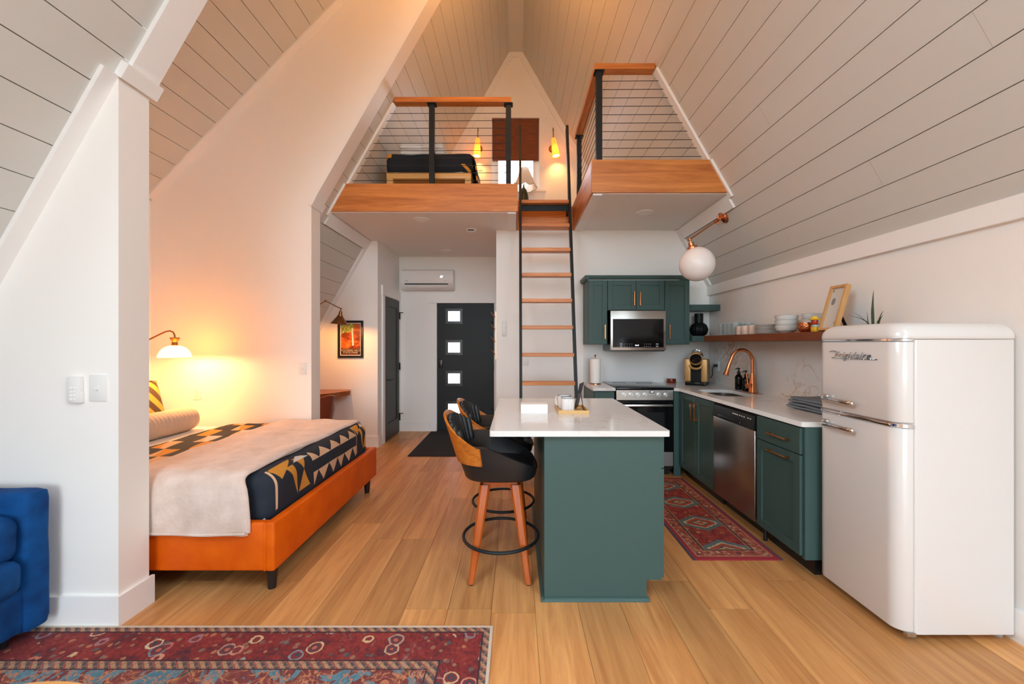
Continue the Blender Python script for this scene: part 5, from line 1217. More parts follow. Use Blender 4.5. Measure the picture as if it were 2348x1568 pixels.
# patchwork cushion leaning on the head wall
pw = MB(); n = 22; vs = []; fs = []
for sgn in (1, -1):
    for i in range(n + 1):
        for j in range(n + 1):
            u, v = 2 * i / n - 1, 2 * j / n - 1; b = (1 - u ** 4) * (1 - v ** 4)
            pin = 1 - 0.07 * (1 - u * u) * v * v - 0.0
            vs.append(Vector((sgn * (0.075 * b ** 0.6), u * 0.235 * (1 - 0.06 * (1 - v * v)), 0.235 + v * 0.235 * (1 - 0.06 * (1 - u * u)))))
w = n + 1
for s_ in range(2):
    for i in range(n):
        for j in range(n): b = s_ * w * w; fs.append((b + i * w + j, b + i * w + j + 1, b + (i + 1) * w + j + 1, b + (i + 1) * w + j))
tc = thing('patchwork_cushion', (-3.09, 3.31, 0.63), 'quilted cushion in brown, rust and mustard behind the bolster', 'cushion')
Mc = Matrix.Translation((-3.045, 3.31, 0.652)) @ Matrix.Rotation(math.radians(-24), 4, 'Y') @ Matrix.Rotation(math.radians(-10), 4, 'X')
pw.v = []; pw.f = []; pw.add([Mc @ p for p in vs], fs)
o = pw.build('cover', 'pillow_patchwork', tc, smooth=80)
MB().tube([Mc @ Vector((0, y, z)) for y, z in [(0.235 * a * (1 - 0.06 * (1 - b * b)), 0.235 + 0.235 * b * (1 - 0.06 * (1 - a * a))) for a, b in ([(-1 + 2 * k / 10, -1) for k in range(10)] + [(1, -1 + 2 * k / 10) for k in range(10)] + [(1 - 2 * k / 10, 1) for k in range(10)] + [(-1, 1 - 2 * k / 10) for k in range(10)])]], 0.006, 6, closed=True).build('piping', 'pillow_patchwork', tc)

# ---- blue sofa, facing +X, arm against the near bedside wall
sf = thing('velvet_sofa', (-2.6, 0.8, 0.008), 'royal blue velvet sofa in front of the white wall', 'sofa')
MB().soft(-3.00, -2.215, -0.25, 1.905, 0.075, 0.275, 0.02, (12, 24, 4)).build('base', 'blue_velvet', sf, smooth=60)
for y0 in (1.818, -0.26): MB().soft(-2.98, -2.200, y0, y0 + 0.108, 0.06, 0.697, 0.028, (16, 5, 14), 0.003, 8).build('arm', 'blue_velvet', sf, smooth=60)
MB().soft(-3.02, -2.84, -0.15, 1.815, 0.20, 0.79, 0.05, (5, 24, 10)).build('backrest', 'blue_velvet', sf, smooth=60)
for y0, y1 in ((0.835, 1.812), (-0.145, 0.83)):
    c = MB().soft(-2.84, -2.178, y0, y1, 0.262, 0.425, 0.05, (14, 20, 6), 0.006, 5, 0.08).build('seat_cushion', 'blue_velvet', sf, smooth=60)
    MB().soft(-2.86, -2.70, y0 + 0.02, y1 - 0.13, 0.40, 0.76, 0.06, (5, 18, 8), 0.006, 5, 0.1).build('back_cushion', 'blue_velvet', sf, smooth=60)
MB().soft(-2.70, -2.215, 1.700, 1.826, 0.405, 0.615, 0.055, (14, 6, 8), 0.006, 6, 0.05).build('arm_cushion', 'blue_velvet', sf, smooth=60)
for x, y in ((-2.30, 1.82), (-2.30, -0.18), (-2.70, 1.82), (-2.70, -0.18)): MB().cyl((x, y, 0.0095), (x, y, 0.085), 0.016, 0.022, 14).build('foot', 'black_plastic', sf)

# ---- round coffee table
ct = thing('coffee_table', (-1.265, 0.715, 0.0095), 'round honey wood coffee table in front of the sofa', 'table')
MB().lathe([(0.0, 0.415), (0.385, 0.415), (0.402, 0.421), (0.405, 0.432), (0.402, 0.445), (0.392, 0.450), (0.0, 0.450)], (-1.265, 0.715, 0.0), 72).build('table_top', 'table_wood', ct)
for k in range(3):
    a = 2 * PI * k / 3 + 0.5; MB().cyl((-1.265 + 0.33 * math.cos(a), 0.715 + 0.33 * math.sin(a), 0.0095), (-1.265 + 0.24 * math.cos(a), 0.715 + 0.24 * math.sin(a), 0.416), 0.014, 0.022, 16).build('leg', 'table_wood', ct)

# ---- rugs
MB().soft(-2.75, -0.11, -0.30, 1.965, 0.0005, 0.009, 0.003, (40, 34, 2), 0.0).build('area_rug', 'rug_persian', None, 'worn red and blue patterned area rug by the sofa', 'rug', origin=(-1.43, 0.8325, 0))
MB().soft(1.122, 1.692, 2.565, 4.125, 0.0005, 0.007, 0.0025, (12, 30, 2)).build('runner_rug', 'runner_persian', None, 'narrow red patterned runner beside the dishwasher', 'rug', origin=(1.407, 3.345, 0))
MB().soft(-1.318, -0.38, 4.92, 6.30, 0.0005, 0.010, 0.004, (10, 14, 2)).build('door_mat', 'black_fabric', None, 'black mat inside the entrance door', 'mat')

# ---- bar stools (local: +X is the front)
st = thing('bar_stool', (-0.092, 2.475, 0), 'walnut and black leather bar stool nearest the open end of the island', 'stool', 'swivel bar stools at the island')
K = dict(local=True)
for a, b in ((1, 1), (1, -1), (-1, 1), (-1, -1)):
    mb = MB(); T, B_ = Vector((a * 0.088, b * 0.088, 0.55)), Vector((a * 0.163, b * 0.163, 0.008)); vs = []
    for c, h in ((B_, 0.018), (Vector((a * 0.120, b * 0.120, 0.32)), 0.025), (T, 0.031)): vs += [c + Vector((h * p, h * q_, 0)) for p, q_ in ((-1, -0.6), (-0.6, -1), (0.6, -1), (1, -0.6), (1, 0.6), (0.6, 1), (-0.6, 1), (-1, 0.6))]
    mb.add(vs, [(8 * i + k, 8 * i + (k + 1) % 8, 8 * i + 8 + (k + 1) % 8, 8 * i + 8 + k) for i in range(2) for k in range(8)] + [tuple(range(7, -1, -1)), tuple(range(16, 24))])
    lg = mb.build('leg', 'stool_leg_wood', st, **K)
    MB().cyl(B_ - Vector((0, 0, 0.008)), B_ + Vector((0, 0, 0.001)), 0.013, 0.013, 12).build('glide', 'black_plastic', lg, **K)
    MB().cyl((a * 0.150, b * 0.150, 0.2105), (a * 0.165, b * 0.165, 0.2105), 0.006, 0.006, 8).build('ring_screw', 'brushed_silver', lg, **K)
mb = MB()
for s_ in (-1, 1):
    for ax_ in (0, 1):
        pr = [(-0.092, 0.565), (0.092, 0.565), (0.086, 0.490), (0.050, 0.535), (-0.050, 0.535), (-0.086, 0.490)]
        mb.prism(pr, s_ * 0.088 - 0.013, s_ * 0.088 + 0.013, 'y' if ax_ == 0 else 'x')
mb.build('leg_apron', 'stool_leg_wood', st, smooth=0, **K)
MB().tube([(0.226 * math.cos(2 * PI * k / 48), 0.226 * math.sin(2 * PI * k / 48), 0.2105) for k in range(48)], 0.0095, 10, closed=True).build('foot_ring', 'black_metal', st, **K)
MB().box(-0.098, 0.098, -0.098, 0.098, 0.570, 0.587, 0.004, 1).cyl((0, 0, 0.56), (0, 0, 0.572), 0.06, 0.06, 20).build('swivel_plate', 'stool_walnut', st, **K)
def plan_r(a, rx=0.222, ry=0.208, p=3.2):
    c, s_ = abs(math.cos(a)), abs(math.sin(a)); return ((c / rx) ** p + (s_ / ry) ** p) ** (-1 / p)
def wallz(a):                                   # height of the leather side wall, a = 0 at the front
    f = abs(math.atan2(math.sin(a), math.cos(a))) / PI
    return 0.645 + 0.155 * max(0.0, min(1.0, (f - 0.14) / 0.46))
mb = MB(); n = 64; rg_ = []
def flare(a, z):                                # side walls lean outwards, most at the back
    f = 0.5 - 0.5 * math.cos(a); return 1.0 + (0.10 + 0.40 * f) * max(0, z - 0.60) / 0.36
for lev in range(9):
    row = []
    for k in range(n):
        a = 2 * PI * k / n; R0 = plan_r(a); zt = wallz(a)
        if lev == 0: r, z = R0 * 0.70, 0.588
        elif lev == 1: r, z = R0 * 0.91, 0.590
        elif lev == 2: r, z = R0 * 0.955, 0.602
        elif lev == 3: r, z = R0 * flare(a, 0.62 + (zt - 0.62) * 0.6) * 0.975, 0.62 + (zt - 0.62) * 0.6
        elif lev == 4: r, z = R0 * flare(a, zt) - 0.004, zt - 0.004
        elif lev == 5: r, z = R0 * flare(a, zt) - 0.014, zt + 0.002
        elif lev == 6: r, z = R0 * flare(a, zt) - 0.026, zt - 0.006
        elif lev == 7: r, z = R0 * 0.80, max(0.652, 0.652)
        else: r, z = R0 * 0.3, 0.668
        row.append(Vector((r * math.cos(a), r * math.sin(a), z)))
    rg_.append(row)
mb.add([p for r in rg_ for p in r], [(i * n + k, i * n + (k + 1) % n, (i + 1) * n + (k + 1) % n, (i + 1) * n + k) for i in range(8) for k in range(n)] + [tuple(range(n - 1, -1, -1)), tuple(range(8 * n, 9 * n))])
seat = mb.build('seat', 'black_leather', st, smooth=60, **K)
mb = MB()
for i in range(7):
    y = -0.105 + i * 0.035; mb.tube([(-0.13, y, 0.660), (0.0, y, 0.664), (0.13, y, 0.658), (0.155, y, 0.648)], [0.012, 0.0165, 0.0155, 0.008], 8)
mb.build('seat_channels', 'black_leather', seat, smooth=60, **K)
# bent walnut shell round the back
def shell_top(t): return 0.792 + 0.172 * (0.5 + 0.5 * math.cos(min(1.0, abs(t) ** 1.3) * PI)) ** 0.9
mb = MB(); n = 40; vs = []
for k in range(n + 1):
    t = 2 * k / n - 1; a = PI + t * 1.16; zt = shell_top(t); zb = 0.690 + 0.018 * (1 - abs(t))
    u = Vector((math.cos(a), math.sin(a), 0))
    for z, o in ((zb, 0.006), ((zb + zt) / 2, 0.006), (zt, 0.006), (zt, -0.008), ((zb + zt) / 2, -0.008), (zb, -0.008)):
        vs.append(u * (plan_r(a) * flare(a, z) + o) + Vector((0, 0, z)))
mb.add(vs, [(6 * i + k, 6 * i + (k + 1) % 6, 6 * i + 6 + (k + 1) % 6, 6 * i + 6 + k) for i in range(n) for k in range(6)] + [(0, 1, 2, 3, 4, 5), tuple(6 * n + k for k in range(5, -1, -1))])
sh = mb.build('back_shell', 'stool_walnut', st, smooth=50, **K)
mb = MB()
for i in range(13):
    t = (i - 6) / 6; a = PI + t * 0.74; u = Vector((math.cos(a), math.sin(a), 0)); zt = 0.945 - 0.060 * t * t; zb = 0.69 + 0.05 * t * t
    pts = []
    for q_ in range(9):
        s_ = q_ / 8; z = zb + (zt - zb) * s_; pts.append(u * (plan_r(a) * flare(a, z) - 0.022) + Vector((0, 0, z)))
    mb.tube(pts, [0.014] + [0.021] * 7 + [0.014], 8)
mb.build('back_pad', 'black_leather', st, smooth=60, **K)
for y in (-0.07, 0.07): MB().cyl((-0.262, y, 0.84), (-0.278, y, 0.84), 0.006, 0.005, 10).build('shell_bolt', 'brushed_silver', sh, **K)
copy_tree(st, loc=(-0.094, 3.02, 0), label='walnut and black leather bar stool on the entrance door side of the island')

# ---- ladder to the loft
lx0, lx1 = 0.050, 0.615
def ly(z): return 3.93 + (4.655 - 3.93) * z / 3.0
ld_ = thing('loft_ladder', (0.33, 3.95, 0), 'black steel ladder with oak treads up to the loft', 'ladder')
for x in (lx0, lx1):
    y0, y1 = ly(0), ly(3.97); mb = MB(); w, dpt = 0.0145, 0.030
    mb.hexa([(x - w, y0 - dpt, 0), (x + w, y0 - dpt, 0), (x + w, y0 + dpt, 0), (x - w, y0 + dpt, 0), (x - w, y1 - dpt, 3.99), (x + w, y1 - dpt, 3.99), (x + w, y1 + dpt, 3.95), (x - w, y1 + dpt, 3.95)])
    mb.build('side_rail', 'black_metal', ld_, smooth=0)
for k in range(11):
    z = 3.005 - 0.2885 * k
    if z < 0.1: break
    y = ly(z); t_ = MB().box(lx0 + 0.014, lx1 - 0.014, y - 0.055, y + 0.065, z - 0.038, z, 0.003, 1).build('tread', 'oak_x', ld_, smooth=0)
MB().box(lx0 + 0.014, lx1 - 0.014, ly(2.95) + 0.03, ly(2.95) + 0.04, 2.90, 2.97).build('cross_plate', 'black_metal', ld_, smooth=0)
for x in (0.12, 0.33, 0.54): MB().cyl((x, ly(2.95) + 0.024, 2.945), (x, ly(2.95) + 0.032, 2.945), 0.008, 0.008, 10).build('bolt', 'black_metal', ld_)
for x in (lx0, lx1): MB().box(x - 0.012, x + 0.012, ly(2.93) + 0.02, 4.882, 2.90, 2.97).build('landing_bracket', 'black_metal', ld_, smooth=0)
FANW = 36.0
# ================================================================ LOFT
def railing(name, label, loc): return thing(name, loc, label, 'railing')
ra = railing('cable_railing', 'black post cable railing with oak cap on the left loft', (-0.6, 4.24, Z1))
MB().box(-1.262, -0.048, 4.195, 4.285, 3.872, 3.925, 0.003, 1).build('top_rail', 'oak_x', ra, smooth=0)
for x in (-0.877, -0.078):
    p = MB().box(x - 0.027, x + 0.027, 4.213, 4.267, Z1 + 0.001, 3.866, 0.002, 1).build('post', 'black_metal', ra, smooth=0)
    MB().box(x - 0.045, x + 0.045, 4.20, 4.28, 3.862, 3.872).build('cap_plate', 'black_metal', p, smooth=0)
for k in range(10):
    z = 3.075 + 0.078 * k; MB().cyl((-xz(z) + 0.02, 4.24, z), (-0.08, 4.24, z + 0.003), 0.0028, None, 6).build('cable', 'black_metal', ra)
rb_ = railing('cable_railing', 'black post cable railing with oak cap around the right loft', (0.9, 3.75, Z1))
MB().box(0.715, 1.262, 3.675, 3.765, 3.862, 3.915, 0.003, 1).build('top_rail', 'oak_x', rb_, smooth=0)
MB().box(0.715, 0.805, 3.767, 4.93, 3.862, 3.915, 0.003, 1).build('top_rail', 'oak_y', rb_, smooth=0)
for y in (3.72, 4.88):
    p = MB().box(0.733, 0.787, y - 0.027, y + 0.027, Z1 + 0.001, 3.856, 0.002, 1).build('post', 'black_metal', rb_, smooth=0)
    MB().box(0.715, 0.805, y - 0.04, y + 0.045, 3.852, 3.862).build('cap_plate', 'black_metal', p, smooth=0)
for k in range(10):
    z = 3.085 + 0.077 * k
    MB().cyl((0.76, 3.72, z), (xz(z) - 0.02, 3.72, z + 0.004), 0.0028, None, 6).build('cable', 'black_metal', rb_)
    MB().cyl((0.76, 3.72, z), (0.76, 4.88, z), 0.0028, None, 6).build('cable', 'black_metal', rb_)

lb = thing('loft_bed', (-0.96, 5.35, Z1), 'light wood twin bed frame in the left loft', 'bed')
lx, rx = -1.425, -0.492
MB().box(lx, rx, 4.455, 4.50, 3.184, 3.255, 0.010, 2).build('foot_rail', 'bamboo', lb)
for x in (lx, rx - 0.03): MB().box(x, x + 0.03, 4.50, 6.30, 3.184, 3.255, 0.006, 1).build('side_rail', 'bamboo', lb)
for x in (lx + 0.002, rx - 0.072):
    for y in (4.46, 6.22): MB().box(x, x + 0.07, y, y + 0.06, Z1 + 0.001, 3.19, 0.006, 1).build('leg', 'bamboo', lb)
MB().box(lx + 0.03, rx - 0.03, 4.50, 6.30, 3.187, 3.205).build('slat_deck', 'bamboo', lb, smooth=0)
MB().soft(lx + 0.02, rx - 0.02, 4.47, 6.30, 3.20, 3.44, 0.05, (10, 14, 5)).build('mattress', 'sheet_white', lb)
lq = thing('navy_quilt', (-0.96, 5.3, 3.25), 'navy quilt over the twin bed in the loft', 'quilt')
mb = MB().soft(lx - 0.01, rx + 0.012, 4.440, 6.28, 3.245, 3.462, 0.045, (26, 34, 8), 0.012, 6, 0.03, seed=5)
mb.build('quilt_top', 'quilt_navy', lq, smooth=70)
mb = MB(); vs = []; n = 16
for i in range(n + 1):
    y = 4.46 + 1.7 * i / n
    for z, x in ((3.43, rx + 0.004), (3.34, rx + 0.035), (3.20, rx + 0.050), (3.02, rx + 0.085)):
        wv = 0.012 * math.sin(i * 1.7 + z * 4); vs += [Vector((x + wv, y, z)), Vector((x + wv + 0.014, y, z))]
f = []
for i in range(n):
    for k in range(3):
        for s_ in (0, 1): f.append((i * 8 + 2 * k + s_, i * 8 + 2 * k + 2 + s_, i * 8 + 10 + 2 * k + s_, i * 8 + 8 + 2 * k + s_))
    for k in (0, 6): f.append((i * 8 + k, i * 8 + k + 1, i * 8 + 9 + k, i * 8 + 8 + k))
for i in (0, n): f += [(i * 8 + 2 * k, i * 8 + 2 * k + 1, i * 8 + 2 * k + 3, i * 8 + 2 * k + 2) for k in range(3)]
mb.add(vs, f).build('side_drop', 'quilt_navy', lq, smooth=70)
for i, (x0, x1, w) in enumerate(((-1.292, -1.01, 'wall side'), (-1.055, -0.80, 'window side'))):
    pass
for i in range(2):
    t = thing('folded_towel', (-1.05, 4.66, 3.475 + 0.066 * i), '%s white towel on the loft bed pile' % ('lower' if i == 0 else 'upper'), 'towel', 'white towels on the loft bed')
    for q_, (a, b) in enumerate(((-1.292 - 0.004 * i, -1.04), (-1.06, -0.80 - 0.012 * i))):
        for h in range(2): MB().soft(a, b, 4.52, 4.80, 3.482 + 0.072 * i + 0.032 * h, 3.512 + 0.072 * i + 0.031 * h, 0.016, (12, 10, 4), 0.008, 8, 0.1, seed=i * 5 + q_ * 2 + h).build('fold', 'towel_white', t, smooth=70)
# bamboo blind
bn = thing('bamboo_blind', (-0.005, YG, 4.24), 'woven bamboo roman shade over the loft window', 'blind')
MB().box(WX0 + 0.006, WX1 - 0.006, YG - 0.002, YG + 0.03, 4.84, WZ1 - 0.003, 0.004, 1).build('valance', 'woven_bamboo', bn)
for k, (z0, z1) in enumerate(((4.66, 4.845), (4.48, 4.67), (4.31, 4.49), (4.245, 4.325))):
    MB().hexa([(WX0 + 0.008, YG + 0.010, z0), (WX1 - 0.008, YG + 0.010, z0), (WX1 - 0.008, YG + 0.024, z0), (WX0 + 0.008, YG + 0.024, z0), (WX0 + 0.008, YG - 0.002 + 0.004 * k, z1), (WX1 - 0.008, YG - 0.002 + 0.004 * k, z1), (WX1 - 0.008, YG + 0.012 + 0.004 * k, z1), (WX0 + 0.008, YG + 0.012 + 0.004 * k, z1)]).build('blind_fold', 'woven_bamboo', bn, smooth=0)
# loft sconces
WARM = (1.0, 0.33, 0.02)
def sconce(x, lab, tilt):
    t = thing('loft_sconce', (x, YG, 4.36), lab, 'wall lamp', 'loft wall sconces')
    Mw = Matrix.Rotation(PI / 2, 4, 'X')
    MB().lathe([(0.060, -0.002), (0.060, 0.010), (0.050, 0.020), (0.0, 0.022)], (x, YG, 4.42), 24, Mw).build('wall_plate', 'brass_dark', t)
    MB().tube([(x, YG - 0.02, 4.42), (x, YG - 0.10, 4.44), (x, YG - 0.13, 4.56), (x, YG - 0.125, 4.66), (x, YG - 0.095, 4.70), (x, YG - 0.07, 4.67)], 0.007, 8).build('arm', 'brass_dark', t)
    Mt_ = Matrix.Translation((x, YG - 0.13, 4.52)) @ Matrix.Rotation(tilt, 4, 'Y')
    MB().lathe([(0.030, 0.0), (0.036, -0.02), (0.058, -0.27), (0.055, -0.27), (0.034, -0.02), (0.029, 0.0)], (0, 0, 0), 24, Mt_).build('shade', 'sconce_shade_lit', t, smooth=50)
    bp = Mt_ @ Vector((0, 0, -0.17)); MB().lathe([(0.0, -0.03), (0.018, -0.02), (0.022, 0.0), (0.014, 0.025), (0.0, 0.03)], bp, 14).build('bulb', 'bulb_glow', t)
    lamp_light(t, 'POINT', Mt_ @ Vector((0, 0, -0.20)), 11.0, (1.0, 0.48, 0.14), 0.03)
sconce(-0.585, 'tapered amber wall sconce on the bed side of the loft window', math.radians(3))
sconce(0.575, 'tapered amber wall sconce on the ladder side of the loft window', math.radians(-9))
# ceiling fan with a warm light, hung from the ridge above the view (its remote hangs on the near wall)
cf = thing('ceiling_fan', (0.0, 3.30, 5.12), 'wood-bladed ceiling fan with a warm light hung from the ridge', 'ceiling fan')
MB().lathe([(0.075, 0.81), (0.075, 0.79), (0.03, 0.75), (0.014, 0.74), (0.014, 0.30), (0.0, 0.30)], (0, 3.30, 5.12), 24).build('downrod', 'black_metal', cf)
MB().lathe([(0.0, 0.31), (0.06, 0.30), (0.11, 0.26), (0.115, 0.17), (0.09, 0.14), (0.0, 0.14)], (0, 3.30, 5.12), 32).build('motor_housing', 'black_metal', cf)
MB().lathe([(0.02, 0.145), (0.05, 0.14), (0.10, 0.10), (0.12, 0.08), (0.115, 0.08), (0.05, 0.13), (0.02, 0.135)], (0, 3.30, 5.12), 32).build('reflector', 'black_metal', cf)
MB().lathe([(0.0, 0.03), (0.03, 0.045), (0.04, 0.08), (0.02, 0.13), (0.0, 0.135)], (0, 3.30, 5.12), 20).build('bulb', 'bulb_glow', cf)
for k in range(3):
    Mk = Matrix.Translation((0, 3.30, 5.34)) @ Matrix.Rotation(2 * PI * k / 3 + 0.4, 4, 'Z') @ Matrix.Rotation(math.radians(10), 4, 'X')
    b = MB().prism([(0.10, -0.03), (0.25, -0.055), (0.60, -0.06), (0.66, -0.03), (0.66, 0.03), (0.60, 0.06), (0.25, 0.055), (0.10, 0.03)], -0.004, 0.004, 'z'); b.v = [Mk @ p for p in b.v]
    b.build('blade', 'oak_x', cf, smooth=0)
lamp_light(cf, 'POINT', (0, 3.30, 5.10), FANW, (1.0, 0.40, 0.085), 0.07)
# nightstand and scalloped lamp below the window
ns = thing('nightstand', (0.10, 6.05, Z1), 'small wooden table under the loft window', 'table')
MB().box(-0.14, 0.36, 5.88, 6.25, 3.43, 3.455, 0.003, 1).build('table_top', 'oak_x', ns)
for x in (-0.12, 0.32):
    for y in (5.90, 6.21): MB().box(x, x + 0.03, y, y + 0.03, Z1 + 0.001, 3.43).build('leg', 'oak_z', ns, smooth=0)
tl_ = thing('table_lamp', (0.125, 6.02, 3.455), 'table lamp with scalloped linen shade and dark green base', 'lamp')
MB().lathe([(0.0, 0.0), (0.075, 0.0), (0.078, 0.01), (0.072, 0.10), (0.045, 0.19), (0.018, 0.225), (0.010, 0.24), (0.010, 0.27), (0.0, 0.27)], (0.115, 6.02, 3.455), 24).build('base', 'lamp_green', tl_)
def scal(a, r, z): return r * (1 + 0.05 * math.cos(a * 8) * max(0, (0.52 - z) / 0.3))
mb = MB(); vs = []; n = 64
for lev, (r, z) in enumerate(((0.055, 0.52), (0.085, 0.45), (0.125, 0.36), (0.160, 0.29), (0.178, 0.245))):
    for k in range(n):
        a = 2 * PI * k / n; zz = z - (0.028 * abs(math.sin(a * 4)) if lev == 4 else 0.012 * abs(math.sin(a * 4)) if lev == 3 else 0)
        rr = scal(a, r, z); vs.append((0.13 + rr * math.cos(a), 6.02 + rr * math.sin(a), 3.455 + zz))
mb.add(vs, [(i * n + k, i * n + (k + 1) % n, (i + 1) * n + (k + 1) % n, (i + 1) * n + k) for i in range(4) for k in range(n)]).build('shade', 'shade_linen', tl_, smooth=60)
MB().tube([(0.13 + scal(2 * PI * k / 64, 0.178, 0.245) * math.cos(2 * PI * k / 64), 6.02 + scal(2 * PI * k / 64, 0.178, 0.245) * math.sin(2 * PI * k / 64), 3.455 + 0.245 - 0.028 * abs(math.sin(2 * PI * k / 64 * 4))) for k in range(64)], 0.003, 5, closed=True).build('shade_trim', 'lamp_green', tl_)
MB().tube([(0.12, 6.02, 3.72), (0.13, 6.02, 3.96)], 0.004, 6).build('harp', 'brass_dark', tl_)
plate('wall_outlet', (-0.565, YG, 4.14), (1, 0, 0), (0, -1, 0), 0.075, 0.12, 'toggle', 'white switch plate under the loft sconce', 'switch')

# ================================================================ WALL THINGS BELOW
# bedside lamp
bs = thing('bedside_lamp', (-3.46, 3.50, 1.36), 'brass wall lamp with glowing white dome beside the bed', 'wall lamp')
MB().lathe([(0.055, -0.002), (0.055, 0.012), (0.045, 0.020), (0.0, 0.022)], (-3.46, 3.50, 1.30), 24, Matrix.Rotation(PI / 2, 4, 'Y')).build('wall_plate', 'brass_dark', bs)
MB().tube([(-3.445, 3.50, 1.30), (-3.35, 3.50, 1.32), (-3.06, 3.50, 1.458), (-3.02, 3.50, 1.476), (-2.985, 3.50, 1.482), (-2.958, 3.50, 1.470), (-2.945, 3.50, 1.445), (-2.944, 3.50, 1.425)], 0.0065, 10).build('arm', 'brass_dark', bs)
MB().lathe([(0.0, 0.135), (0.034, 0.135), (0.036, 0.128), (0.020, 0.098), (0.018, 0.094), (0.022, 0.090), (0.022, 0.062), (0.0, 0.062)], (-2.944, 3.50, 1.29), 24).build('socket_cap', 'brass_dark', bs)
prof = [(0.020, 0.066), (0.050, 0.060), (0.080, 0.042), (0.102, 0.016), (0.116, -0.020), (0.119, -0.036), (0.116, -0.036), (0.100, 0.012), (0.078, 0.037), (0.048, 0.055), (0.018, 0.060)]
MB().lathe(prof, (-2.944, 3.50, 1.29), 40).build('dome_shade', 'dome_glass_lit', bs, smooth=60)
MB().lathe([(0.0, -0.03), (0.020, -0.02), (0.026, 0.0), (0.016, 0.03), (0.0, 0.035)], (-2.944, 3.50, 1.302), 16).build('bulb', 'bulb_glow', bs)
lamp_light(bs, 'POINT', (-2.944, 3.50, 1.280), 22.0, (1.0, 0.52, 0.20), 0.035)
plate('wall_outlet', (-3.02, YS0, 0.90), (1, 0, 0), (0, -1, 0), 0.075, 0.12, 'outlet', 'white outlet on the cream wall above the bed', 'outlet')
plate('light_switch', (-2.023, YS0, 1.135), (1, 0, 0), (0, -1, 0), 0.072, 0.118, 'toggle', 'white switch on the cream wall end beside the alcove')
plate('light_switch', (-2.036, YN0, 1.158), (1, 0, 0), (0, -1, 0), 0.085, 0.130, 'toggle', 'white switch on the near wall above the sofa arm')
plate('light_switch', (0.115, YB, 1.165), (1, 0, 0), (0, -1, 0), 0.072, 0.118, 'toggle', 'white switch on the wall behind the ladder')
def remote(o, w, h, label, screen):
    t = thing('wall_remote', o, label, 'remote control'); x, y, z = o
    MB().box(x - w / 2, x + w / 2, y - 0.024, y + 0.001, z - h / 2, z + h / 2, 0.006, 2).build('case', 'white_plastic', t)
    if screen: MB().box(x - w * 0.33, x + w * 0.33, y - 0.0255, y - 0.023, z + h * 0.22, z + h * 0.42).build('screen', 'ceramic_grey', t, smooth=0)
    else: MB().box(x - w / 2 - 0.002, x + w / 2 + 0.002, y - 0.018, y + 0.001, z - h / 2 - 0.002, z - h * 0.05, 0.004, 1).build('cradle', 'white_plastic', t)
    for r_ in range(4):
        for c_ in range(2): MB().box(x - w * 0.26 + c_ * w * 0.29, x - w * 0.03 + c_ * w * 0.29, y - 0.0262, y - 0.0235, z - h * 0.40 + r_ * h * 0.14, z - h * 0.31 + r_ * h * 0.14, 0.001, 1).build('button', 'paper_white', t)
remote((-2.138, YN0, 1.150), 0.062, 0.128, 'white fan remote in a wall cradle next to the near switch', False)
remote((-0.140, YB, 1.553), 0.052, 0.180, 'white air conditioner remote with screen beside the ladder', True)
# mini split
ac = thing('air_conditioner', (-1.354, YG, 2.19), 'white wall air conditioner above the entrance door', 'air conditioner')
prof = [(YG, 2.20), (YG, 2.495), (YG - 0.15, 2.500), (YG - 0.195, 2.480), (YG - 0.205, 2.44), (YG - 0.205, 2.30), (YG - 0.19, 2.275), (YG - 0.15, 2.215), (YG - 0.12, 2.195)]
MB().prism(prof, -1.752, -0.955, 'x').build('housing', 'white_plastic', ac, smooth=50)
MB().hexa([(-1.69, YG - 0.178, 2.262), (-1.03, YG - 0.178, 2.262), (-1.03, YG - 0.194, 2.284), (-1.69, YG - 0.194, 2.284), (-1.69, YG - 0.175, 2.255), (-1.03, YG - 0.175, 2.255), (-1.03, YG - 0.19, 2.282), (-1.69, YG - 0.19, 2.282)]).build('air_slot', 'black_plastic', ac, smooth=0)
MB().box(-1.69, -1.03, YG - 0.197, YG - 0.187, 2.268, 2.290).build('outlet_slot', 'black_plastic', ac, smooth=0)
fl_ = MB().hexa([(-1.68, YG - 0.185, 2.222), (-1.04, YG - 0.185, 2.222), (-1.04, YG - 0.205, 2.262), (-1.68, YG - 0.205, 2.262), (-1.68, YG - 0.175, 2.222), (-1.04, YG - 0.175, 2.222), (-1.04, YG - 0.195, 2.262), (-1.68, YG - 0.195, 2.262)]).build('louvre', 'white_plastic', ac, smooth=0)
MB().text('67', 0.045, Matrix.Translation((-1.13, YG - 0.2055, 2.385)) @ Matrix.Rotation(PI / 2, 4, 'X'), 0.0004).build('temperature_digits', 'display_blue', ac, smooth=0)
MB().box(-1.685, -1.635, YG - 0.2062, YG - 0.204, 2.318, 2.326).build('maker_mark', 'grey_plastic', ac, smooth=0)
MB().box(-1.095, -1.055, YG - 0.2062, YG - 0.204, 2.322, 2.334).build('rating_mark', 'ceramic_grey', ac, smooth=0)
# copper hook rack on the hall wall
hk = thing('hook_rack', (-0.242, 5.2, 1.18), 'copper coat hook rack at the entrance hall corner', 'hook rack')
MB().box(-0.262, -0.255, 5.19, 5.21, 1.17, 1.785).box(-0.256, -0.235, 5.19, 5.21, 1.20, 1.22).box(-0.256, -0.235, 5.19, 5.21, 1.74, 1.76).build('back_bar', 'copper', hk, smooth=0)
for z in (1.70, 1.545, 1.385, 1.225):
    h_ = MB().tube([(-0.262, 5.2, z), (-0.285, 5.2, z + 0.03), (-0.315, 5.2, z + 0.065)], 0.005, 8).build('hook', 'copper', hk)
    MB().lathe([(0.0, -0.009), (0.009, 0.0), (0.0, 0.009)], (-0.317, 5.2, z + 0.068), 10).build('hook_ball', 'copper', h_)
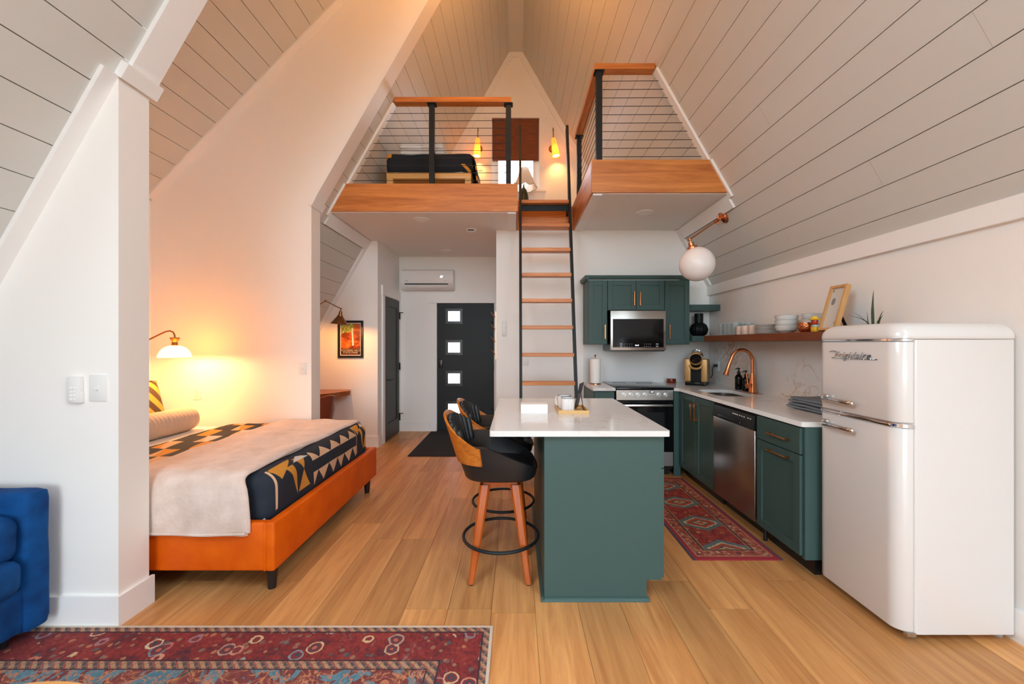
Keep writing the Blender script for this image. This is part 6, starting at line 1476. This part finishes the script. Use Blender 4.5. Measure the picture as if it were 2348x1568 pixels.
# recessed lights, smoke detector
def can(x, y, label):
    t = thing('recessed_light', (x, y, Z0 - 0.008), label, 'ceiling light', 'recessed ceiling lights')
    MB().lathe([(0.068, -0.0015), (0.088, -0.004), (0.092, 0.0), (0.092, 0.007), (0.0, 0.007)], (x, y, Z0 - 0.006), 36).build('trim_ring', 'white_plastic', t)
    MB().lathe([(0.0, -0.001), (0.070, -0.001), (0.070, 0.004), (0.0, 0.004)], (x, y, Z0 - 0.0075), 32).build('lens', 'lens_off', t)
can(-1.03, 4.437, 'round recessed light in the soffit near the left fascia')
can(1.332, 4.20, 'round recessed light in the soffit above the range')
can(-1.027, 5.93, 'round recessed light above the entrance door mat')
sm = thing('smoke_detector', (-0.53, 4.83, Z0 - 0.035), 'round white smoke detector under the left loft', 'smoke detector')
MB().lathe([(0.0, 0.0), (0.040, 0.0), (0.052, 0.006), (0.058, 0.02), (0.064, 0.026), (0.064, 0.036), (0.0, 0.036)], (-0.53, 4.83, Z0 - 0.035), 32).build('cover', 'white_plastic', sm)
MB().box(-0.565, -0.495, 4.768, 4.774, Z0 - 0.028, Z0 - 0.016).build('vent_slot', 'black_plastic', sm, smooth=0)
# alcove: poster, lamp, desk, chair
po = thing('framed_poster', (-2.185, 5.37, 1.185), 'black framed state park poster with a waterfall', 'poster')
px0, px1, pz0, pz1 = -2.352, -2.018, 1.183, 1.675; yp = 5.37
for q_ in ((px0, px0 + 0.03, pz0, pz1), (px1 - 0.03, px1, pz0, pz1), (px0 + 0.03, px1 - 0.03, pz0, pz0 + 0.03), (px0 + 0.03, px1 - 0.03, pz1 - 0.03, pz1)):
    MB().box(q_[0], q_[1], yp - 0.022, yp, q_[2], q_[3], 0.001, 1).build('frame_rail', 'black_plastic', po, smooth=0)
MB().box(px0 + 0.028, px1 - 0.028, yp - 0.008, yp - 0.001, pz0 + 0.028, pz1 - 0.028).build('mat_border', 'paper_white', po, smooth=0)
cx_, cz_ = (px0 + px1) / 2, (pz0 + pz1) / 2
pr = thing('poster_sheet', (cx_, yp - 0.009, cz_), None, None)
pr.parent = po; W[pr.name] = Matrix.Translation((cx_, yp - 0.009, cz_)); pr.location = Vector((cx_, yp - 0.009, cz_)) - Vector((-2.185, 5.37, 1.185))
MB().box(px0 + 0.040, px1 - 0.040, yp - 0.010, yp - 0.0075, pz0 + 0.040, pz1 - 0.040).build('print', 'poster_print', pr, smooth=0)
MB().text('HOCKING HILLS', 0.036, Matrix.Translation((cx_, yp - 0.0105, pz0 + 0.098)) @ Matrix.Rotation(PI / 2, 4, 'X'), 0.0003).text('STATE PARK', 0.036, Matrix.Translation((cx_, yp - 0.0105, pz0 + 0.068)) @ Matrix.Rotation(PI / 2, 4, 'X'), 0.0003).build('title_lettering', 'ink_cream', pr, smooth=0)
MB().box(px0 + 0.06, px1 - 0.06, yp - 0.0108, yp - 0.0098, pz0 + 0.046, pz0 + 0.050).build('footer_line', 'figurine_red', pr, smooth=0)
dl = thing('desk_lamp', (-2.457, 4.90, 1.80), 'bronze swing-arm wall lamp with cone shade above the desk', 'wall lamp')
m0 = Vector((-2.460, 4.90, 1.805)); nl = Vector((M60 / LR, 0, -1 / LR)); Mq = nl.to_track_quat('Z', 'Y').to_matrix().to_4x4()
MB().lathe([(0.045, -0.003), (0.045, 0.010), (0.032, 0.020), (0.0, 0.022)], m0, 24, Mq).build('wall_plate', 'brass_dark', dl)
j1, j2 = Vector((-2.302, 4.90, 1.886)), Vector((-2.114, 4.90, 1.793))
MB().tube([m0 + nl * 0.015, j1], 0.006, 8).tube([j1, j2], 0.006, 8).lathe([(0.0, -0.014), (0.012, -0.008), (0.013, 0.008), (0.0, 0.014)], j1, 12).lathe([(0.0, -0.012), (0.012, -0.006), (0.012, 0.006), (0.0, 0.012)], j2, 12).build('arm', 'brass_dark', dl)
Md = Matrix.Translation(j2) @ Matrix.Rotation(math.radians(6), 4, 'Y')
MB().lathe([(0.0, -0.005), (0.008, -0.008), (0.010, -0.03), (0.020, -0.034), (0.020, -0.075), (0.030, -0.078), (0.032, -0.09)], (0, 0, 0), 20, Md).build('socket_cap', 'brass_dark', dl)
MB().lathe([(0.024, -0.085), (0.030, -0.088), (0.098, -0.185), (0.100, -0.190), (0.096, -0.188), (0.026, -0.09)], (0, 0, 0), 36, Md).build('cone_shade', 'brass_dark', dl, smooth=50)
MB().lathe([(0.0, -0.03), (0.018, -0.02), (0.022, 0.0), (0.012, 0.03), (0.0, 0.035)], Md @ Vector((0, 0, -0.135)), 14).build('bulb', 'bulb_glow', dl)
lamp_light(dl, 'POINT', Md @ Vector((0, 0, -0.172)), 14.0, (1.0, 0.42, 0.12), 0.025)
dk = thing('wall_desk', (-2.6, 5.1, 0.71), 'live edge wooden desk shelf in the alcove corner', 'desk')
edge = [(-2.19, 5.368), (-2.135, 5.22), (-2.20, 5.10), (-2.235, 4.98), (-2.33, 4.86), (-2.42, 4.72), (-2.60, 4.62), (-3.02, 4.58), (-3.02, 5.368)]
vs = [(x, y, 0.765) for x, y in edge] + [(x * 0.985 - 0.045, y + 0.02 if y < 5.3 else y, 0.705) for x, y in edge]; n = len(edge)
MB().add(vs, [tuple(range(n)), tuple(range(2 * n - 1, n - 1, -1))] + [(i, (i + 1) % n, n + (i + 1) % n, n + i) for i in range(n)]).build('slab', 'desk_wood', dk, smooth=0)
for x in (-2.9, -2.45): MB().box(x - 0.02, x + 0.02, 5.0, 5.368, 0.690, 0.708).box(x - 0.02, x + 0.02, 5.35, 5.368, 0.56, 0.70).build('bracket', 'black_metal', dk, smooth=0)
# shell chair, back towards the hall
ch = thing('shell_chair', (-2.29, 4.50, 0), 'red-brown leather shell chair at the alcove desk', 'chair', rz=math.radians(158))
mb = MB(); n, m = 14, 12; vs = []
for i in range(n + 1):
    t = i / n
    if t < 0.5: cx2, cz2 = 0.20 - 0.40 * (t / 0.5), 0.455 - 0.02 * math.sin(t / 0.5 * PI)
    else: s_ = (t - 0.5) / 0.5; cx2, cz2 = -0.20 - 0.075 * s_, 0.455 + 0.36 * s_ ** 1.1
    for j in range(m + 1):
        v = 2 * j / m - 1; hw = 0.215 - 0.05 * max(0, t - 0.75) / 0.25 * abs(v)
        vs.append(Vector((cx2 + 0.10 * v * v * (1 if t > 0.4 else t / 0.4) * (1 - 0.3 * (t > 0.95)), v * hw, cz2 + 0.07 * v * v * (1 - abs(2 * t - 0.9)) - 0.05 * v * v * max(0, t - 0.85) / 0.15)))
cnt = len(vs); w = m + 1
vs2 = [p + Vector((-0.014, 0, -0.012)) for p in vs]; fs = []
for i in range(n):
    for j in range(m):
        fs.append((i * w + j, i * w + j + 1, (i + 1) * w + j + 1, (i + 1) * w + j)); fs.append((cnt + i * w + j, cnt + (i + 1) * w + j, cnt + (i + 1) * w + j + 1, cnt + i * w + j + 1))
    for j in (0, m): fs.append((i * w + j, (i + 1) * w + j, cnt + (i + 1) * w + j, cnt + i * w + j))
for j in range(m):
    for i in (0, n): fs.append((i * w + j, i * w + j + 1, cnt + i * w + j + 1, cnt + i * w + j))
mb.add(vs + vs2, fs).build('shell', 'chair_leather', ch, smooth=60, local=True)
for a, b in ((1, 1), (1, -1), (-1, 1), (-1, -1)): MB().cyl((a * 0.20, b * 0.19, 0.0), (a * 0.10, b * 0.10, 0.44), 0.010, 0.013, 12).build('leg', 'black_metal', ch, local=True)
